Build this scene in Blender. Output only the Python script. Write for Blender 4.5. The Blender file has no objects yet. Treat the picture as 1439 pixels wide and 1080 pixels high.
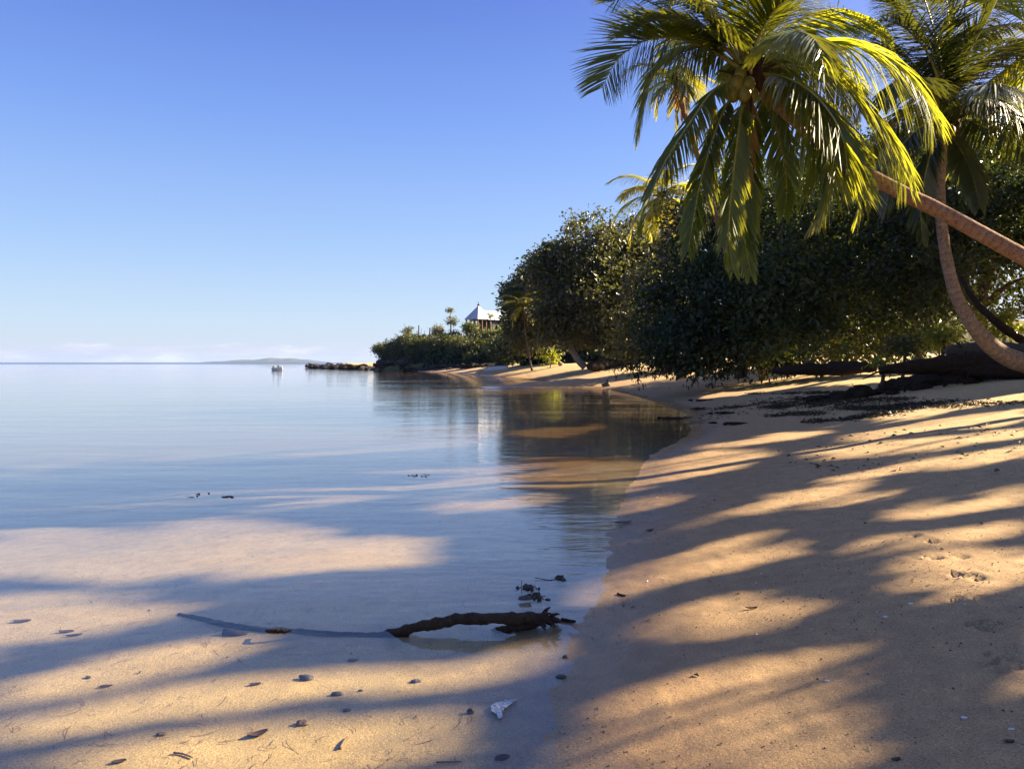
import bpy, math, random
import numpy as np
from mathutils import Vector, Matrix

R = math.radians
SC = bpy.context.scene
COL = SC.collection
rng = np.random.default_rng(7)
random.seed(7)

# ------------------------------------------------------------------ camera
F, CX, CY, HZ = 1040.0, 719.5, 540.0, 509.0
CAM = np.array([0.0, 0.0, 1.6])
PITCH = math.atan((CY - HZ) / F)
cp, sp = math.cos(PITCH), math.sin(PITCH)

cam_d = bpy.data.cameras.new('camera')
cam_d.sensor_width = 36.0
cam_d.lens = 36.0 * F / 1439.0
cam_d.clip_start = 0.05
cam_d.clip_end = 40000.0
cam = bpy.data.objects.new('camera', cam_d)
COL.objects.link(cam)
cam.location = CAM
cam.rotation_euler = (R(90) - PITCH, 0, 0)
SC.camera = cam


def ray(x, y):
    a, b = (x - CX) / F, -(y - CY) / F
    return np.array([a, cp + b * sp, -sp + b * cp])


def P(x, y, d):
    """point seen at photo pixel (x, y), d metres ahead"""
    r = ray(x, y)
    return CAM + r * (d / r[1])


def to_px(p):
    q = p - CAM
    f = q[:, 1] * cp - q[:, 2] * sp
    u = q[:, 1] * sp + q[:, 2] * cp
    ok = f > 0.2
    f = np.where(ok, f, 1.0)
    return CX + F * q[:, 0] / f, CY - F * u / f, ok


# ------------------------------------------------------------------ noise
def _h(ix, iy, iz, seed):
    n = (ix * 374761393 + iy * 668265263 + iz * 2147483647 + seed * 1274126177) & 0xFFFFFFFF
    n = ((n ^ (n >> 13)) * 1274126177) & 0xFFFFFFFF
    n = ((n ^ (n >> 15)) * 2246822519) & 0xFFFFFFFF
    return ((n ^ (n >> 16)) & 0xFFFF) / 65535.0


def noise3(p, seed=0):
    p = np.asarray(p, float)
    i = np.floor(p).astype(np.int64)
    f = p - i
    f = f * f * (3 - 2 * f)
    o = 0
    for dx in (0, 1):
        for dy in (0, 1):
            for dz in (0, 1):
                w = (f[:, 0] if dx else 1 - f[:, 0]) * (f[:, 1] if dy else 1 - f[:, 1]) * (f[:, 2] if dz else 1 - f[:, 2])
                o = o + w * _h(i[:, 0] + dx, i[:, 1] + dy, i[:, 2] + dz, seed)
    return o * 2 - 1


def noise2(x, y, seed=0):
    return noise3(np.stack([x, y, np.zeros_like(x)], 1), seed)


def unit(v):
    return v / np.maximum(np.linalg.norm(v, axis=-1, keepdims=True), 1e-9)


def sstep(a, b, x):
    t = np.clip((x - a) / (b - a), 0, 1)
    return t * t * (3 - 2 * t)


# ------------------------------------------------------------------ terrain
SHORE = np.array([(-60, -60), (-8, -14), (-2.2, -4), (-0.5, 0.8), (-0.12, 2.0), (.12, 2.91), (.265, 3.8), (.37, 4.2), (.37, 4.45),
                  (.6, 5.09), (.82, 6.14), (1.15, 7.85), (1.6, 9.79), (2.35, 12.6), (3.84, 16), (4.9, 20), (5.4, 24.1),
                  (5.75, 34.7), (5.9, 44), (4.6, 48.0), (1.0, 47.6), (-2.3, 46.6), (-2.6, 47.6), (-.5, 51), (2.6, 54.5), (3.2, 60), (1.2, 70),
                  (-3.2, 92), (-11.4, 119), (-24, 148), (-41, 185), (-60, 215), (-61, 224), (-50, 226), (-10, 215), (60, 240),
                  (400, 300), (400, -60)], float)


def sdist(x, y):
    d2 = np.full(x.shape, 1e18)
    inside = np.zeros(x.shape, bool)
    n = len(SHORE)
    for i in range(n):
        ax, ay = SHORE[i]
        bx, by = SHORE[(i + 1) % n]
        ex, ey = bx - ax, by - ay
        t = np.clip(((x - ax) * ex + (y - ay) * ey) / (ex * ex + ey * ey), 0, 1)
        d2 = np.minimum(d2, (x - ax - t * ex) ** 2 + (y - ay - t * ey) ** 2)
        c = (ay > y) != (by > y)
        with np.errstate(divide='ignore', invalid='ignore'):
            inside ^= c & (x < ex * (y - ay) / (ey if ey else 1e-9) + ax)
    d = np.sqrt(d2)
    return np.where(inside, d, -d)


def ground(x, y):
    x = np.atleast_1d(np.asarray(x, float))
    y = np.atleast_1d(np.asarray(y, float))
    wob = 0.05 * noise2(x * 1.7, y * 1.7, 3) + 0.02 * noise2(x * 6, y * 6, 4)
    s = sdist(x, y) + wob * np.clip((40 - y) / 20, .3, 1) + np.where(y > 20, .5 * noise2(x * .5, y * .3, 9) * .5, 0)
    k = 0.14 + 0.03 * sstep(50, 70, y)
    land = np.where(s < 8, k * s, k * 8 + 0.045 * (s - 8))
    land = np.minimum(land, 2.3) 
    w = -s
    sea = -np.interp(w, [0, 2, 9, 30, 80, 300, 3000], [0, .075, .26, .55, 1.1, 3.0, 9.0])
    # a wide, almost flat sandy shelf and bars off the far beach
    z = np.where(s > 0, land, sea)
    amp = np.clip(np.abs(s) / 1.0, 0, 1)
    z = z + amp * (0.03 * noise2(x * .7, y * .7, 1) + 0.009 * noise2(x * 2.6, y * 2.6, 2))
    return z


# a tabulated copy of the ground for quick look-ups
_GX, _GY, _GS = -90.0, -60.0, 0.4
_tx = np.arange(_GX, 130, _GS)
_ty = np.arange(_GY, 260, _GS)
_a, _b = np.meshgrid(_tx, _ty)
GRID = ground(_a.ravel(), _b.ravel()).reshape(_a.shape)


def gfast(x, y):
    u = np.clip((np.asarray(x, float) - _GX) / _GS, 0, len(_tx) - 1.001)
    v = np.clip((np.asarray(y, float) - _GY) / _GS, 0, len(_ty) - 1.001)
    i, j = u.astype(int), v.astype(int)
    a, b = u - i, v - j
    return (GRID[j, i] * (1 - a) + GRID[j, i + 1] * a) * (1 - b) + (GRID[j + 1, i] * (1 - a) + GRID[j + 1, i + 1] * a) * b


_TT = 2.0 * 1.002 ** np.arange(2600)


def hit(x, y, zoff=0.0):
    """point of the ground seen at photo pixel (x, y)"""
    r = ray(x, y)
    p = CAM + r * _TT[:, None]
    below = np.nonzero(p[:, 2] <= gfast(p[:, 0], p[:, 1]))[0]
    k = below[0] if len(below) else -1
    p = p[k]
    return np.array([p[0], p[1], ground(p[0], p[1])[0] + zoff])


def water_pt(x, y, z=0.0):
    r = ray(x, y)
    return CAM + r * ((z - CAM[2]) / r[2])


# ------------------------------------------------------------------ sun
SUN_AZ, SUN_EL = R(72), R(25)
SD = np.array([math.sin(SUN_AZ) * math.cos(SUN_EL), math.cos(SUN_AZ) * math.cos(SUN_EL), math.sin(SUN_EL)])

# gaps in the canopy, given by where their light falls on the sand
LIT = [
    [(-20, 512), (720, 512), (720, 585), (640, 640), (430, 686), (200, 690), (-20, 692)],
    [(60, 1085), (110, 1050), (217, 1036), (300, 1022), (400, 1012), (560, 1003), (650, 992), (655, 1020), (645, 1085)],
    [(-20, 950), (111, 932), (167, 921), (260, 910), (340, 893), (378, 902), (330, 912), (260, 933), (180, 958), (110, 970), (-20, 988)],
    [(160, 988), (240, 964), (330, 962), (420, 960), (480, 951), (560, 946), (640, 935), (700, 920), (770, 888), (800, 892), (790, 915),
     (730, 945), (640, 965), (560, 972), (460, 982), (340, 990), (240, 996), (130, 1022), (60, 1035), (-20, 1050), (-20, 1020)],
    [(-20, 868), (60, 866), (150, 860), (230, 856), (270, 858), (240, 868), (185, 872), (130, 882), (100, 888), (50, 896), (-20, 902)],
    [(-20, 842), (150, 838), (200, 838), (150, 848), (-20, 854)],
    [(-20, 758), (108, 747), (180, 750), (250, 736), (343, 731), (400, 741), (470, 753), (560, 755), (620, 765), (610, 776), (520, 787),
     (430, 797), (390, 808), (330, 812), (300, 797), (230, 801), (190, 812), (120, 808), (-20, 797)],
    [(450, 680), (560, 668), (650, 652), (720, 645), (790, 640), (830, 648), (905, 644), (905, 653), (830, 660), (760, 655), (700, 660),
     (600, 672), (510, 685), (455, 686)],
    [(548, 690), (650, 674), (740, 665), (850, 660), (900, 657), (895, 672), (850, 676), (790, 684), (720, 680), (640, 687), (560, 693)],
    [(580, 708), (660, 700), (720, 692), (790, 695), (770, 703), (700, 709), (600, 712)],
    [(705, 607), (780, 600), (850, 597), (830, 604), (790, 610), (720, 609)],
    [(960, 628), (1040, 618), (1140, 604), (1200, 598), (1100, 618), (1050, 623)],
    [(900, 650), (960, 640), (1050, 630), (1090, 638), (1000, 650), (920, 660), (895, 668)],
    [(895, 673), (960, 660), (1050, 645), (1060, 652), (1000, 668), (930, 680), (865, 696), (860, 688)],
    [(870, 706), (935, 690), (940, 700), (900, 715), (865, 718)],
    [(1120, 635), (1250, 620), (1445, 597), (1445, 612), (1300, 628), (1160, 642)],
    [(1150, 670), (1300, 645), (1445, 622), (1445, 645), (1300, 660), (1200, 674)],
    [(1030, 716), (1100, 695), (1200, 678), (1230, 676), (1180, 690), (1120, 705), (1060, 720)],
    [(1135, 704), (1200, 692), (1290, 678), (1260, 692), (1180, 707), (1130, 710)],
    [(1250, 728), (1330, 700), (1445, 683), (1445, 700), (1350, 716), (1280, 731)],
    [(1205, 760), (1240, 748), (1290, 748), (1270, 762), (1220, 768)],
    [(1300, 758), (1445, 730), (1445, 740), (1310, 764)],
    [(800, 855), (815, 825), (860, 812), (930, 790), (1000, 768), (1060, 760), (1110, 766), (1150, 779), (1100, 793), (1030, 796), (980, 806),
     (920, 824), (870, 838), (840, 848), (810, 878), (780, 886)],
    [(1225, 792), (1300, 778), (1380, 781), (1445, 765), (1445, 815), (1390, 822), (1330, 833), (1300, 815), (1250, 801)],
    [(905, 870), (960, 848), (1010, 823), (1060, 833), (1090, 850), (1145, 866), (1080, 887), (1000, 892), (930, 887)],
    [(840, 975), (930, 953), (1050, 928), (1180, 902), (1198, 950), (1100, 985), (1000, 1002), (900, 1012), (820, 1018)],
    [(820, 1036), (960, 1012), (1080, 996), (1205, 980), (1226, 1090), (800, 1090)],
    [(1426, 985), (1445, 970), (1445, 1035), (1430, 1022)],
    [(945, 737), (990, 723), (1006, 723), (980, 738)],
    [(862, 768), (895, 758), (910, 760), (880, 772)],
    [(980, 553), (1100, 541), (1230, 529), (1345, 525), (1300, 533), (1150, 541), (1050, 552), (985, 560)],
    [(1000, 532), (1180, 521), (1330, 517), (1330, 522), (1150, 527), (1000, 540)],
    [(1210, 585), (1300, 573), (1445, 548), (1445, 560), (1330, 578), (1240, 592)],
    [(1180, 612), (1300, 592), (1445, 570), (1445, 590), (1320, 604), (1220, 616)],
    [(880, 548), (1000, 533), (1000, 542), (900, 556)],
]
MW, MH, MS = 740, 560, 2.0
_mx, _my = np.meshgrid(np.arange(MW) * MS - 20, np.arange(MH) * MS)
MASK = np.zeros((MH, MW), bool)
OPEN = None
for poly in LIT:
    ins = np.zeros((MH, MW), bool)
    for i in range(len(poly)):
        (ax, ay), (bx, by) = poly[i], poly[(i + 1) % len(poly)]
        if ay == by:
            continue
        ins ^= ((ay > _my) != (by > _my)) & (_mx < (bx - ax) * (_my - ay) / (by - ay) + ax)
    if OPEN is None:
        OPEN = ins
    else:
        MASK |= ins


_d = MASK.copy()
_d[1:] |= MASK[:-1]
_d[:-1] |= MASK[1:]
_e = _d.copy()
_e[2:] |= _d[:-2]
_e[:-2] |= _d[2:]
MASK[350:] = _e[350:]
MASK[290:350] = _d[290:350]


def lands_lit(p, tall=True):
    """True where the sun ray through p reaches one of the sunlit patches"""
    z = np.zeros(len(p))
    for _ in range(4):
        t = (p[:, 2] - z) / SD[2]
        q = p - SD * t[:, None]
        z = gfast(q[:, 0], q[:, 1])
    q[:, 2] = z
    x, y, ok = to_px(q)
    near = np.clip((y - 512) / 260, .12, 1)
    x = x + near * (9 * noise2(q[:, 0] * 3.1, q[:, 1] * 3.1, 51) + 22 * noise2(q[:, 0] * .9, q[:, 1] * 5, 53))
    y = y + near * (9 * noise2(q[:, 0] * 3.1, q[:, 1] * 3.1, 52) + 9 * noise2(q[:, 0] * 1.2, q[:, 1] * 8, 54))
    i = ((x + 20) / MS).astype(int)
    j = (y / MS).astype(int)
    inb = ok & (i >= 0) & (i < MW) & (j >= 0) & (j < MH)
    lit = np.zeros(len(p), bool)
    lit[inb] = (MASK | OPEN if tall else MASK)[j[inb], i[inb]]
    out = noise2(q[:, 0] * .35, q[:, 1] * .9, 21) > .25
    return np.where(inb & (y > 512), lit, out & tall)


# ------------------------------------------------------------------ materials
def newmat(name):
    m = bpy.data.materials.new(name)
    m.use_nodes = True
    nt = m.node_tree
    nt.nodes.clear()
    out = nt.nodes.new('ShaderNodeOutputMaterial')
    return m, nt, out


def N(nt, t, **kw):
    n = nt.nodes.new(t)
    for k, v in kw.items():
        if k in n.inputs:
            n.inputs[k].default_value = v
        else:
            setattr(n, k, v)
    return n


def ramp(nt, fac, stops):
    n = nt.nodes.new('ShaderNodeValToRGB')
    el = n.color_ramp.elements
    while len(el) < len(stops):
        el.new(0.5)
    for e, (p, c) in zip(el, stops):
        e.position = p
        e.color = (*c, 1) if len(c) == 3 else c
    nt.links.new(fac, n.inputs['Fac'])
    return n.outputs['Color']


def math_(nt, op, a, b=None):
    n = nt.nodes.new('ShaderNodeMath')
    n.operation = op
    for i, v in enumerate((a, b)):
        if v is None:
            continue
        if isinstance(v, (int, float)):
            n.inputs[i].default_value = v
        else:
            nt.links.new(v, n.inputs[i])
    return n.outputs[0]


def mixc(nt, fac, a, b, blend='MIX'):
    n = nt.nodes.new('ShaderNodeMix')
    n.data_type = 'RGBA'
    n.blend_type = blend
    for s, v in ((n.inputs[0], fac), (n.inputs[6], a), (n.inputs[7], b)):
        if isinstance(v, (int, float)):
            s.default_value = v
        elif isinstance(v, tuple):
            s.default_value = (*v, 1)
        else:
            nt.links.new(v, s)
    return n.outputs[2]


def noise_n(nt, scale, detail=4, vec=None, rough=.55, dist=0):
    n = N(nt, 'ShaderNodeTexNoise')
    n.inputs['Scale'].default_value = scale
    n.inputs['Detail'].default_value = detail
    n.inputs['Roughness'].default_value = rough
    n.inputs['Distortion'].default_value = dist
    if vec is None:
        vec = N(nt, 'ShaderNodeNewGeometry').outputs['Position']
    nt.links.new(vec, n.inputs['Vector'])
    return n.outputs['Fac']


def scaled(nt, s, rot=0.0):
    g = N(nt, 'ShaderNodeNewGeometry')
    m = N(nt, 'ShaderNodeMapping')
    m.inputs['Scale'].default_value = s
    m.inputs['Rotation'].default_value = (0, 0, rot)
    nt.links.new(g.outputs['Position'], m.inputs['Vector'])
    return m.outputs['Vector']


def bump(nt, h, strength, dist):
    b = N(nt, 'ShaderNodeBump')
    b.inputs['Strength'].default_value = strength
    b.inputs['Distance'].default_value = dist
    nt.links.new(h, b.inputs['Height'])
    return b.outputs['Normal']


def principled(nt, out, color=None, rough=.8, spec=.3, normal=None, **kw):
    b = N(nt, 'ShaderNodeBsdfPrincipled')
    if isinstance(color, tuple):
        b.inputs['Base Color'].default_value = (*color, 1)
    elif color is not None:
        nt.links.new(color, b.inputs['Base Color'])
    if isinstance(rough, (int, float)):
        b.inputs['Roughness'].default_value = rough
    else:
        nt.links.new(rough, b.inputs['Roughness'])
    b.inputs['Specular IOR Level'].default_value = spec
    if normal is not None:
        nt.links.new(normal, b.inputs['Normal'])
    if out is not None:
        nt.links.new(b.outputs[0], out.inputs[0])
    return b


def rough_mat(name, c1, c2, scale=8, rough=.85, bstr=.5, bdist=.02, spec=.25, coord=None):
    m, nt, out = newmat(name)
    vec = None
    if coord:
        vec = N(nt, 'ShaderNodeTexCoord').outputs[coord]
    n = noise_n(nt, scale, 6, vec, .65)
    n2 = noise_n(nt, scale * 4, 4, vec, .6)
    c = mixc(nt, ramp(nt, n, [(.35, (0, 0, 0)), (.65, (1, 1, 1))]), c1, c2)
    c = mixc(nt, .5, c, mixc(nt, n2, tuple(x * .5 for x in c1), tuple(min(1, x * 1.5) for x in c2)))
    principled(nt, out, c, rough, spec, bump(nt, math_(nt, 'ADD', n, n2), bstr, bdist))
    return m


def leaf_mat(name, dark, light, trans, tfac=.35, rough=.35, spec=.5, noisy=True):
    m, nt, out = newmat(name)
    at = N(nt, 'ShaderNodeAttribute')
    at.attribute_name = 'tint'
    c = ramp(nt, at.outputs['Fac'], [(0, dark), (.75, light), (1, tuple(min(1, x * 1.6) for x in light))])
    b = principled(nt, None, c, rough, spec)
    t = N(nt, 'ShaderNodeBsdfTranslucent')
    tc = mixc(nt, at.outputs['Fac'], tuple(x * .6 for x in trans), trans)
    nt.links.new(tc, t.inputs['Color'])
    mx = N(nt, 'ShaderNodeMixShader')
    mx.inputs[0].default_value = tfac
    nt.links.new(b.outputs[0], mx.inputs[1])
    nt.links.new(t.outputs[0], mx.inputs[2])
    nt.links.new(mx.outputs[0], out.inputs[0])
    return m


def sand_mat():
    m, nt, out = newmat('sand')
    g = N(nt, 'ShaderNodeNewGeometry')
    sep = N(nt, 'ShaderNodeSeparateXYZ')
    nt.links.new(g.outputs['Position'], sep.inputs[0])
    z = sep.outputs['Z']
    big = noise_n(nt, .9, 5)
    mid = noise_n(nt, 7, 6, None, .65)
    fine = noise_n(nt, 120, 3, None, .75)
    zz = math_(nt, 'ADD', z, math_(nt, 'MULTIPLY', math_(nt, 'SUBTRACT', big, .5), .10))
    # height above the water -> submerged pale sand, wet rim, damp slope, dry top
    mr = N(nt, 'ShaderNodeMapRange')
    mr.inputs['From Min'].default_value = -1.2
    mr.inputs['From Max'].default_value = 1.6
    nt.links.new(zz, mr.inputs['Value'])

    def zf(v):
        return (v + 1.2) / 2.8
    c = ramp(nt, mr.outputs[0], [(zf(-1.2), (.13, .17, .17)), (zf(-.5), (.26, .26, .21)), (zf(-.26), (.33, .245, .15)), (zf(-.11), (.50, .34, .165)), (zf(-.04), (.60, .385, .15)),  # bed colour darkens with depth, standing in for shade and water absorption
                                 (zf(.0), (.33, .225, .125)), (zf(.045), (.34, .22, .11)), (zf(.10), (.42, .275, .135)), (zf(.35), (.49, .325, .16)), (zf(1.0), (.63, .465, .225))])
    # shade painted into the submerged sand of the inner bend, darker and browner
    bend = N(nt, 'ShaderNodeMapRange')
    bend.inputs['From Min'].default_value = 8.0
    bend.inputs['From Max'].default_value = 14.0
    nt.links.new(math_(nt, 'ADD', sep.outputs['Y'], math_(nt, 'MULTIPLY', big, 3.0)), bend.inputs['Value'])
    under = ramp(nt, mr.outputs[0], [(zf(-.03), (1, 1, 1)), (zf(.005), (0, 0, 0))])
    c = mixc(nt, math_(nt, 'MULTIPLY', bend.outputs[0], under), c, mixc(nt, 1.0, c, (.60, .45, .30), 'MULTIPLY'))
    patch = ramp(nt, mid, [(.3, (.80, .80, .82)), (.7, (1.12, 1.1, 1.06))])
    c = mixc(nt, 1.0, c, patch, 'MULTIPLY')
    speck = ramp(nt, fine, [(.34, (.34, .31, .29)), (.47, (.95, .95, .95)), (.58, (1, 1, 1)), (.68, (1.7, 1.7, 1.75))])
    c = mixc(nt, .8, c, speck, 'MULTIPLY')
    wet = ramp(nt, mr.outputs[0], [(zf(-.02), (.20, .20, .20)), (zf(.03), (.22, .22, .22)), (zf(.075), (.5, .5, .5)), (zf(.14), (.9, .9, .9))])
    h = math_(nt, 'ADD', math_(nt, 'MULTIPLY', mid, .6), math_(nt, 'MULTIPLY', fine, .40))
    h = math_(nt, 'ADD', h, math_(nt, 'MULTIPLY', noise_n(nt, 45, 4), .40))
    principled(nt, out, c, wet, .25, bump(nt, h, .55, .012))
    return m


def water_mat():
    m, nt, out = newmat('sea_water')
    g = N(nt, 'ShaderNodeNewGeometry')
    sep = N(nt, 'ShaderNodeSeparateXYZ')
    nt.links.new(g.outputs['Position'], sep.inputs[0])
    y = sep.outputs['Y']
    w1 = noise_n(nt, 1.0, 3, scaled(nt, (1.6, 5.5, 1), .12), .5, .4)
    w2 = noise_n(nt, 1.0, 2, scaled(nt, (7, 17, 1), -.1), .5, .3)
    w3 = noise_n(nt, 1.0, 2, scaled(nt, (.25, .8, 1), .05), .5, .3)
    calm = ramp(nt, noise_n(nt, 1.0, 3, scaled(nt, (.05, .16, 1), .1)), [(.38, (.25, .25, .25)), (.62, (1, 1, 1))])
    h = math_(nt, 'ADD', math_(nt, 'MULTIPLY', w1, .014), math_(nt, 'MULTIPLY', w2, .0042))
    h = math_(nt, 'MULTIPLY', h, calm)
    h = math_(nt, 'ADD', h, math_(nt, 'MULTIPLY', w3, .025))
    b = N(nt, 'ShaderNodeBump')
    b.inputs['Strength'].default_value = 1.0
    b.inputs['Distance'].default_value = .55
    nt.links.new(h, b.inputs['Height'])
    dt = N(nt, 'ShaderNodeVectorMath')
    dt.operation = 'DOT_PRODUCT'
    nt.links.new(b.outputs[0], dt.inputs[0])
    nt.links.new(g.outputs['Incoming'], dt.inputs[1])
    cs = math_(nt, 'MINIMUM', math_(nt, 'ABSOLUTE', dt.outputs['Value']), 1.0)
    fres = math_(nt, 'ADD', math_(nt, 'MULTIPLY', math_(nt, 'POWER', math_(nt, 'SUBTRACT', 1.0, cs), 5.0), .98), .02)
    tr = N(nt, 'ShaderNodeBsdfTransparent')
    tr.inputs['Color'].default_value = (.90, .955, .965, 1)
    gl = N(nt, 'ShaderNodeBsdfGlossy')
    gl.inputs['Roughness'].default_value = .03
    gl.inputs['Color'].default_value = (1, 1, 1, 1)
    nt.links.new(b.outputs[0], gl.inputs['Normal'])
    mx = N(nt, 'ShaderNodeMixShader')
    nt.links.new(fres, mx.inputs[0])
    nt.links.new(tr.outputs[0], mx.inputs[1])
    nt.links.new(gl.outputs[0], mx.inputs[2])
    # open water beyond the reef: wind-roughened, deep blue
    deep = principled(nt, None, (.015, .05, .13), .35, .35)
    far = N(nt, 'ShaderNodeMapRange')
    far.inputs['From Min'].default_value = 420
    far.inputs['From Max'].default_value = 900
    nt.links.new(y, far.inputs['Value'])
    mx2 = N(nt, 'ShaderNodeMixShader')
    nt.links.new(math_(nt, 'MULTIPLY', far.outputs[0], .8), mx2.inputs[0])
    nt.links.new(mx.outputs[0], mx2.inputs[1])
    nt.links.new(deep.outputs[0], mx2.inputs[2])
    nt.links.new(mx2.outputs[0], out.inputs[0])
    return m


def trunk_mat(name, c1, c2, ring=9.0):
    m, nt, out = newmat(name)
    uv = N(nt, 'ShaderNodeUVMap')
    uv.uv_map = 'UVMap'
    sep = N(nt, 'ShaderNodeSeparateXYZ')
    nt.links.new(uv.outputs[0], sep.inputs[0])
    n = noise_n(nt, 14, 6, None, .65)
    n2 = noise_n(nt, 55, 4)
    v = math_(nt, 'ADD', math_(nt, 'MULTIPLY', sep.outputs['Y'], ring), math_(nt, 'MULTIPLY', n, 2.6))
    saw = math_(nt, 'FRACT', v)
    line = ramp(nt, saw, [(0, (.1, .1, .1)), (.10, (.85, .85, .85)), (.85, (1, 1, 1)), (.97, (.15, .15, .15))])
    c = mixc(nt, ramp(nt, n, [(.35, (0, 0, 0)), (.65, (1, 1, 1))]), c1, c2)
    c = mixc(nt, .62, c, line, 'MULTIPLY')
    lich = ramp(nt, noise_n(nt, 5, 6, None, .7), [(.55, (0, 0, 0)), (.66, (.55, .55, .55))])
    c = mixc(nt, lich, c, (.34, .30, .25))
    c = mixc(nt, .6, c, ramp(nt, n2, [(.3, (.5, .5, .5)), (.6, (1.15, 1.15, 1.15))]), 'MULTIPLY')
    h = math_(nt, 'ADD', math_(nt, 'MULTIPLY', saw, .5), n2)
    principled(nt, out, c, .9, .15, bump(nt, h, .9, .016))
    return m


M = {}
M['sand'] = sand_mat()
M['water'] = water_mat()
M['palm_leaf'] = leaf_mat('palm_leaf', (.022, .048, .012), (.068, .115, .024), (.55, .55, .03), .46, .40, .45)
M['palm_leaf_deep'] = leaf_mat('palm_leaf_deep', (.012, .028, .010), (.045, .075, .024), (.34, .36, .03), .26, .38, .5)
M['palm_leaf_far'] = leaf_mat('palm_leaf_far', (.03, .05, .01), (.09, .12, .02), (.55, .5, .04), .42, .4, .4)
M['bright_frond'] = leaf_mat('bright_frond', (.05, .07, .012), (.15, .17, .025), (.75, .68, .05), .5, .45, .35)  # brighter frond copy, sunlight put into its colour
M['dry_frond'] = leaf_mat('dry_frond', (.12, .07, .03), (.3, .18, .06), (.75, .45, .10), .45, .6, .2)
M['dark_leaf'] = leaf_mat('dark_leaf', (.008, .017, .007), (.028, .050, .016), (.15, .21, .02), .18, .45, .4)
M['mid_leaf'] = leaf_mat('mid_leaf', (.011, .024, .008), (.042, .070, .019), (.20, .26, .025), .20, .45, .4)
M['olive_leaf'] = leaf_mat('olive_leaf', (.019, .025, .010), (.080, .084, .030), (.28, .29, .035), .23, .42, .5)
M['shrub_leaf'] = leaf_mat('shrub_leaf', (.016, .030, .008), (.098, .112, .026), (.34, .36, .035), .25, .5, .35)
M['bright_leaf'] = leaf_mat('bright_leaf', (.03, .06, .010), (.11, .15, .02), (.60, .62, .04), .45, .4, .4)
M['dry_leaf'] = leaf_mat('dry_leaf', (.10, .09, .05), (.26, .23, .13), (.4, .34, .16), .3, .6, .2)
M['palm_trunk'] = trunk_mat('palm_trunk', (.27, .145, .085), (.37, .22, .14), 8)
M['grey_trunk'] = trunk_mat('grey_trunk', (.24, .17, .125), (.36, .27, .20), 7)
M['stalk'] = rough_mat('stalk', (.20, .19, .04), (.34, .31, .07), 6, .5, .2, .005, .4)
M['dry_stalk'] = rough_mat('dry_stalk', (.14, .085, .045), (.24, .16, .09), 6, .7, .3, .01)
M['fibre'] = rough_mat('fibre', (.035, .020, .012), (.12, .065, .032), 22, .95, .9, .03)
M['coconut'] = rough_mat('coconut', (.12, .115, .015), (.24, .20, .03), 9, .45, .15, .004, .45)
M['bark'] = rough_mat('bark', (.05, .038, .028), (.13, .10, .075), 9, .95, .9, .03)
M['pale_bark'] = rough_mat('pale_bark', (.20, .15, .11), (.36, .29, .22), 5, .95, .6, .03)
M['drift'] = rough_mat('drift', (.018, .012, .008), (.095, .058, .032), 26, .8, 1.0, .02, .3)
M['dead_wood'] = rough_mat('dead_wood', (.020, .014, .010), (.055, .036, .024), 9, .95, .8, .03, .1)
M['stone'] = rough_mat('stone', (.035, .030, .028), (.11, .09, .075), 18, .6, .5, .01, .4)
M['brown_stone'] = rough_mat('brown_stone', (.10, .055, .03), (.26, .16, .08), 30, .6, .5, .01, .4)
M['headland_rock'] = rough_mat('headland_rock', (.014, .013, .013), (.060, .047, .040), 1.1, .9, .9, .25)
M['hill_soil'] = rough_mat('hill_soil', (.045, .042, .018), (.15, .13, .05), .35, .95, .7, .3)
M['island'] = rough_mat('island', (.04, .055, .03), (.09, .09, .06), .01, .95, .5, 3)
M['shell'] = rough_mat('shell', (.60, .55, .48), (.82, .79, .72), 40, .5, .2, .003, .4)
M['brown_leaf'] = leaf_mat('brown_leaf', (.035, .02, .012), (.12, .065, .03), (.2, .1, .03), .12, .55, .3)
M['weed'] = leaf_mat('weed', (.014, .012, .008), (.075, .060, .030), (.08, .06, .02), .1, .5, .4)
M['grass_litter'] = leaf_mat('grass_litter', (.07, .045, .025), (.20, .12, .06), (.2, .1, .03), .1, .6, .3)
M['grit'] = leaf_mat('grit', (.05, .035, .025), (.30, .24, .17), (.1, .08, .05), .05, .7, .2)
M['roof'] = rough_mat('roof_paint', (.40, .42, .47), (.50, .52, .56), 1.2, .45, .1, .01, .4)
M['timber'] = rough_mat('timber', (.07, .028, .018), (.13, .055, .032), 3, .7, .3, .02)
M['green_wall'] = rough_mat('green_wall', (.04, .075, .045), (.06, .10, .06), 3, .7, .2, .01)
M['hull'] = rough_mat('hull_paint', (.78, .78, .73), (.86, .85, .80), 3, .35, .05, .01, .5)
M['hull_dark'] = rough_mat('hull_dark', (.02, .028, .026), (.05, .06, .055), 4, .45, .1, .01, .5)
M['old_hull'] = rough_mat('old_hull', (.42, .40, .36), (.58, .55, .50), 1.5, .8, .4, .02)


def glint_mat():
    m, nt, out = newmat('glint')
    n = noise_n(nt, 60, 5, None, .7)
    c = ramp(nt, n, [(.3, (.30, .34, .38)), (.6, (.62, .65, .67))])
    principled(nt, out, c, .3, .5, bump(nt, n, .6, .01))
    return m


M['glint'] = glint_mat()


# ------------------------------------------------------------------ object helpers
def tag(o, label, cat=None, group=None, kind=None):
    if label:
        o['label'] = label
    if cat:
        o['category'] = cat
    if group:
        o['group'] = group
    if kind:
        o['kind'] = kind
    return o


def empty(name, loc=(0, 0, 0)):
    o = bpy.data.objects.new(name, None)
    COL.objects.link(o)
    o.location = tuple(float(v) for v in loc)
    o.empty_display_size = .2
    return o


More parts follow.
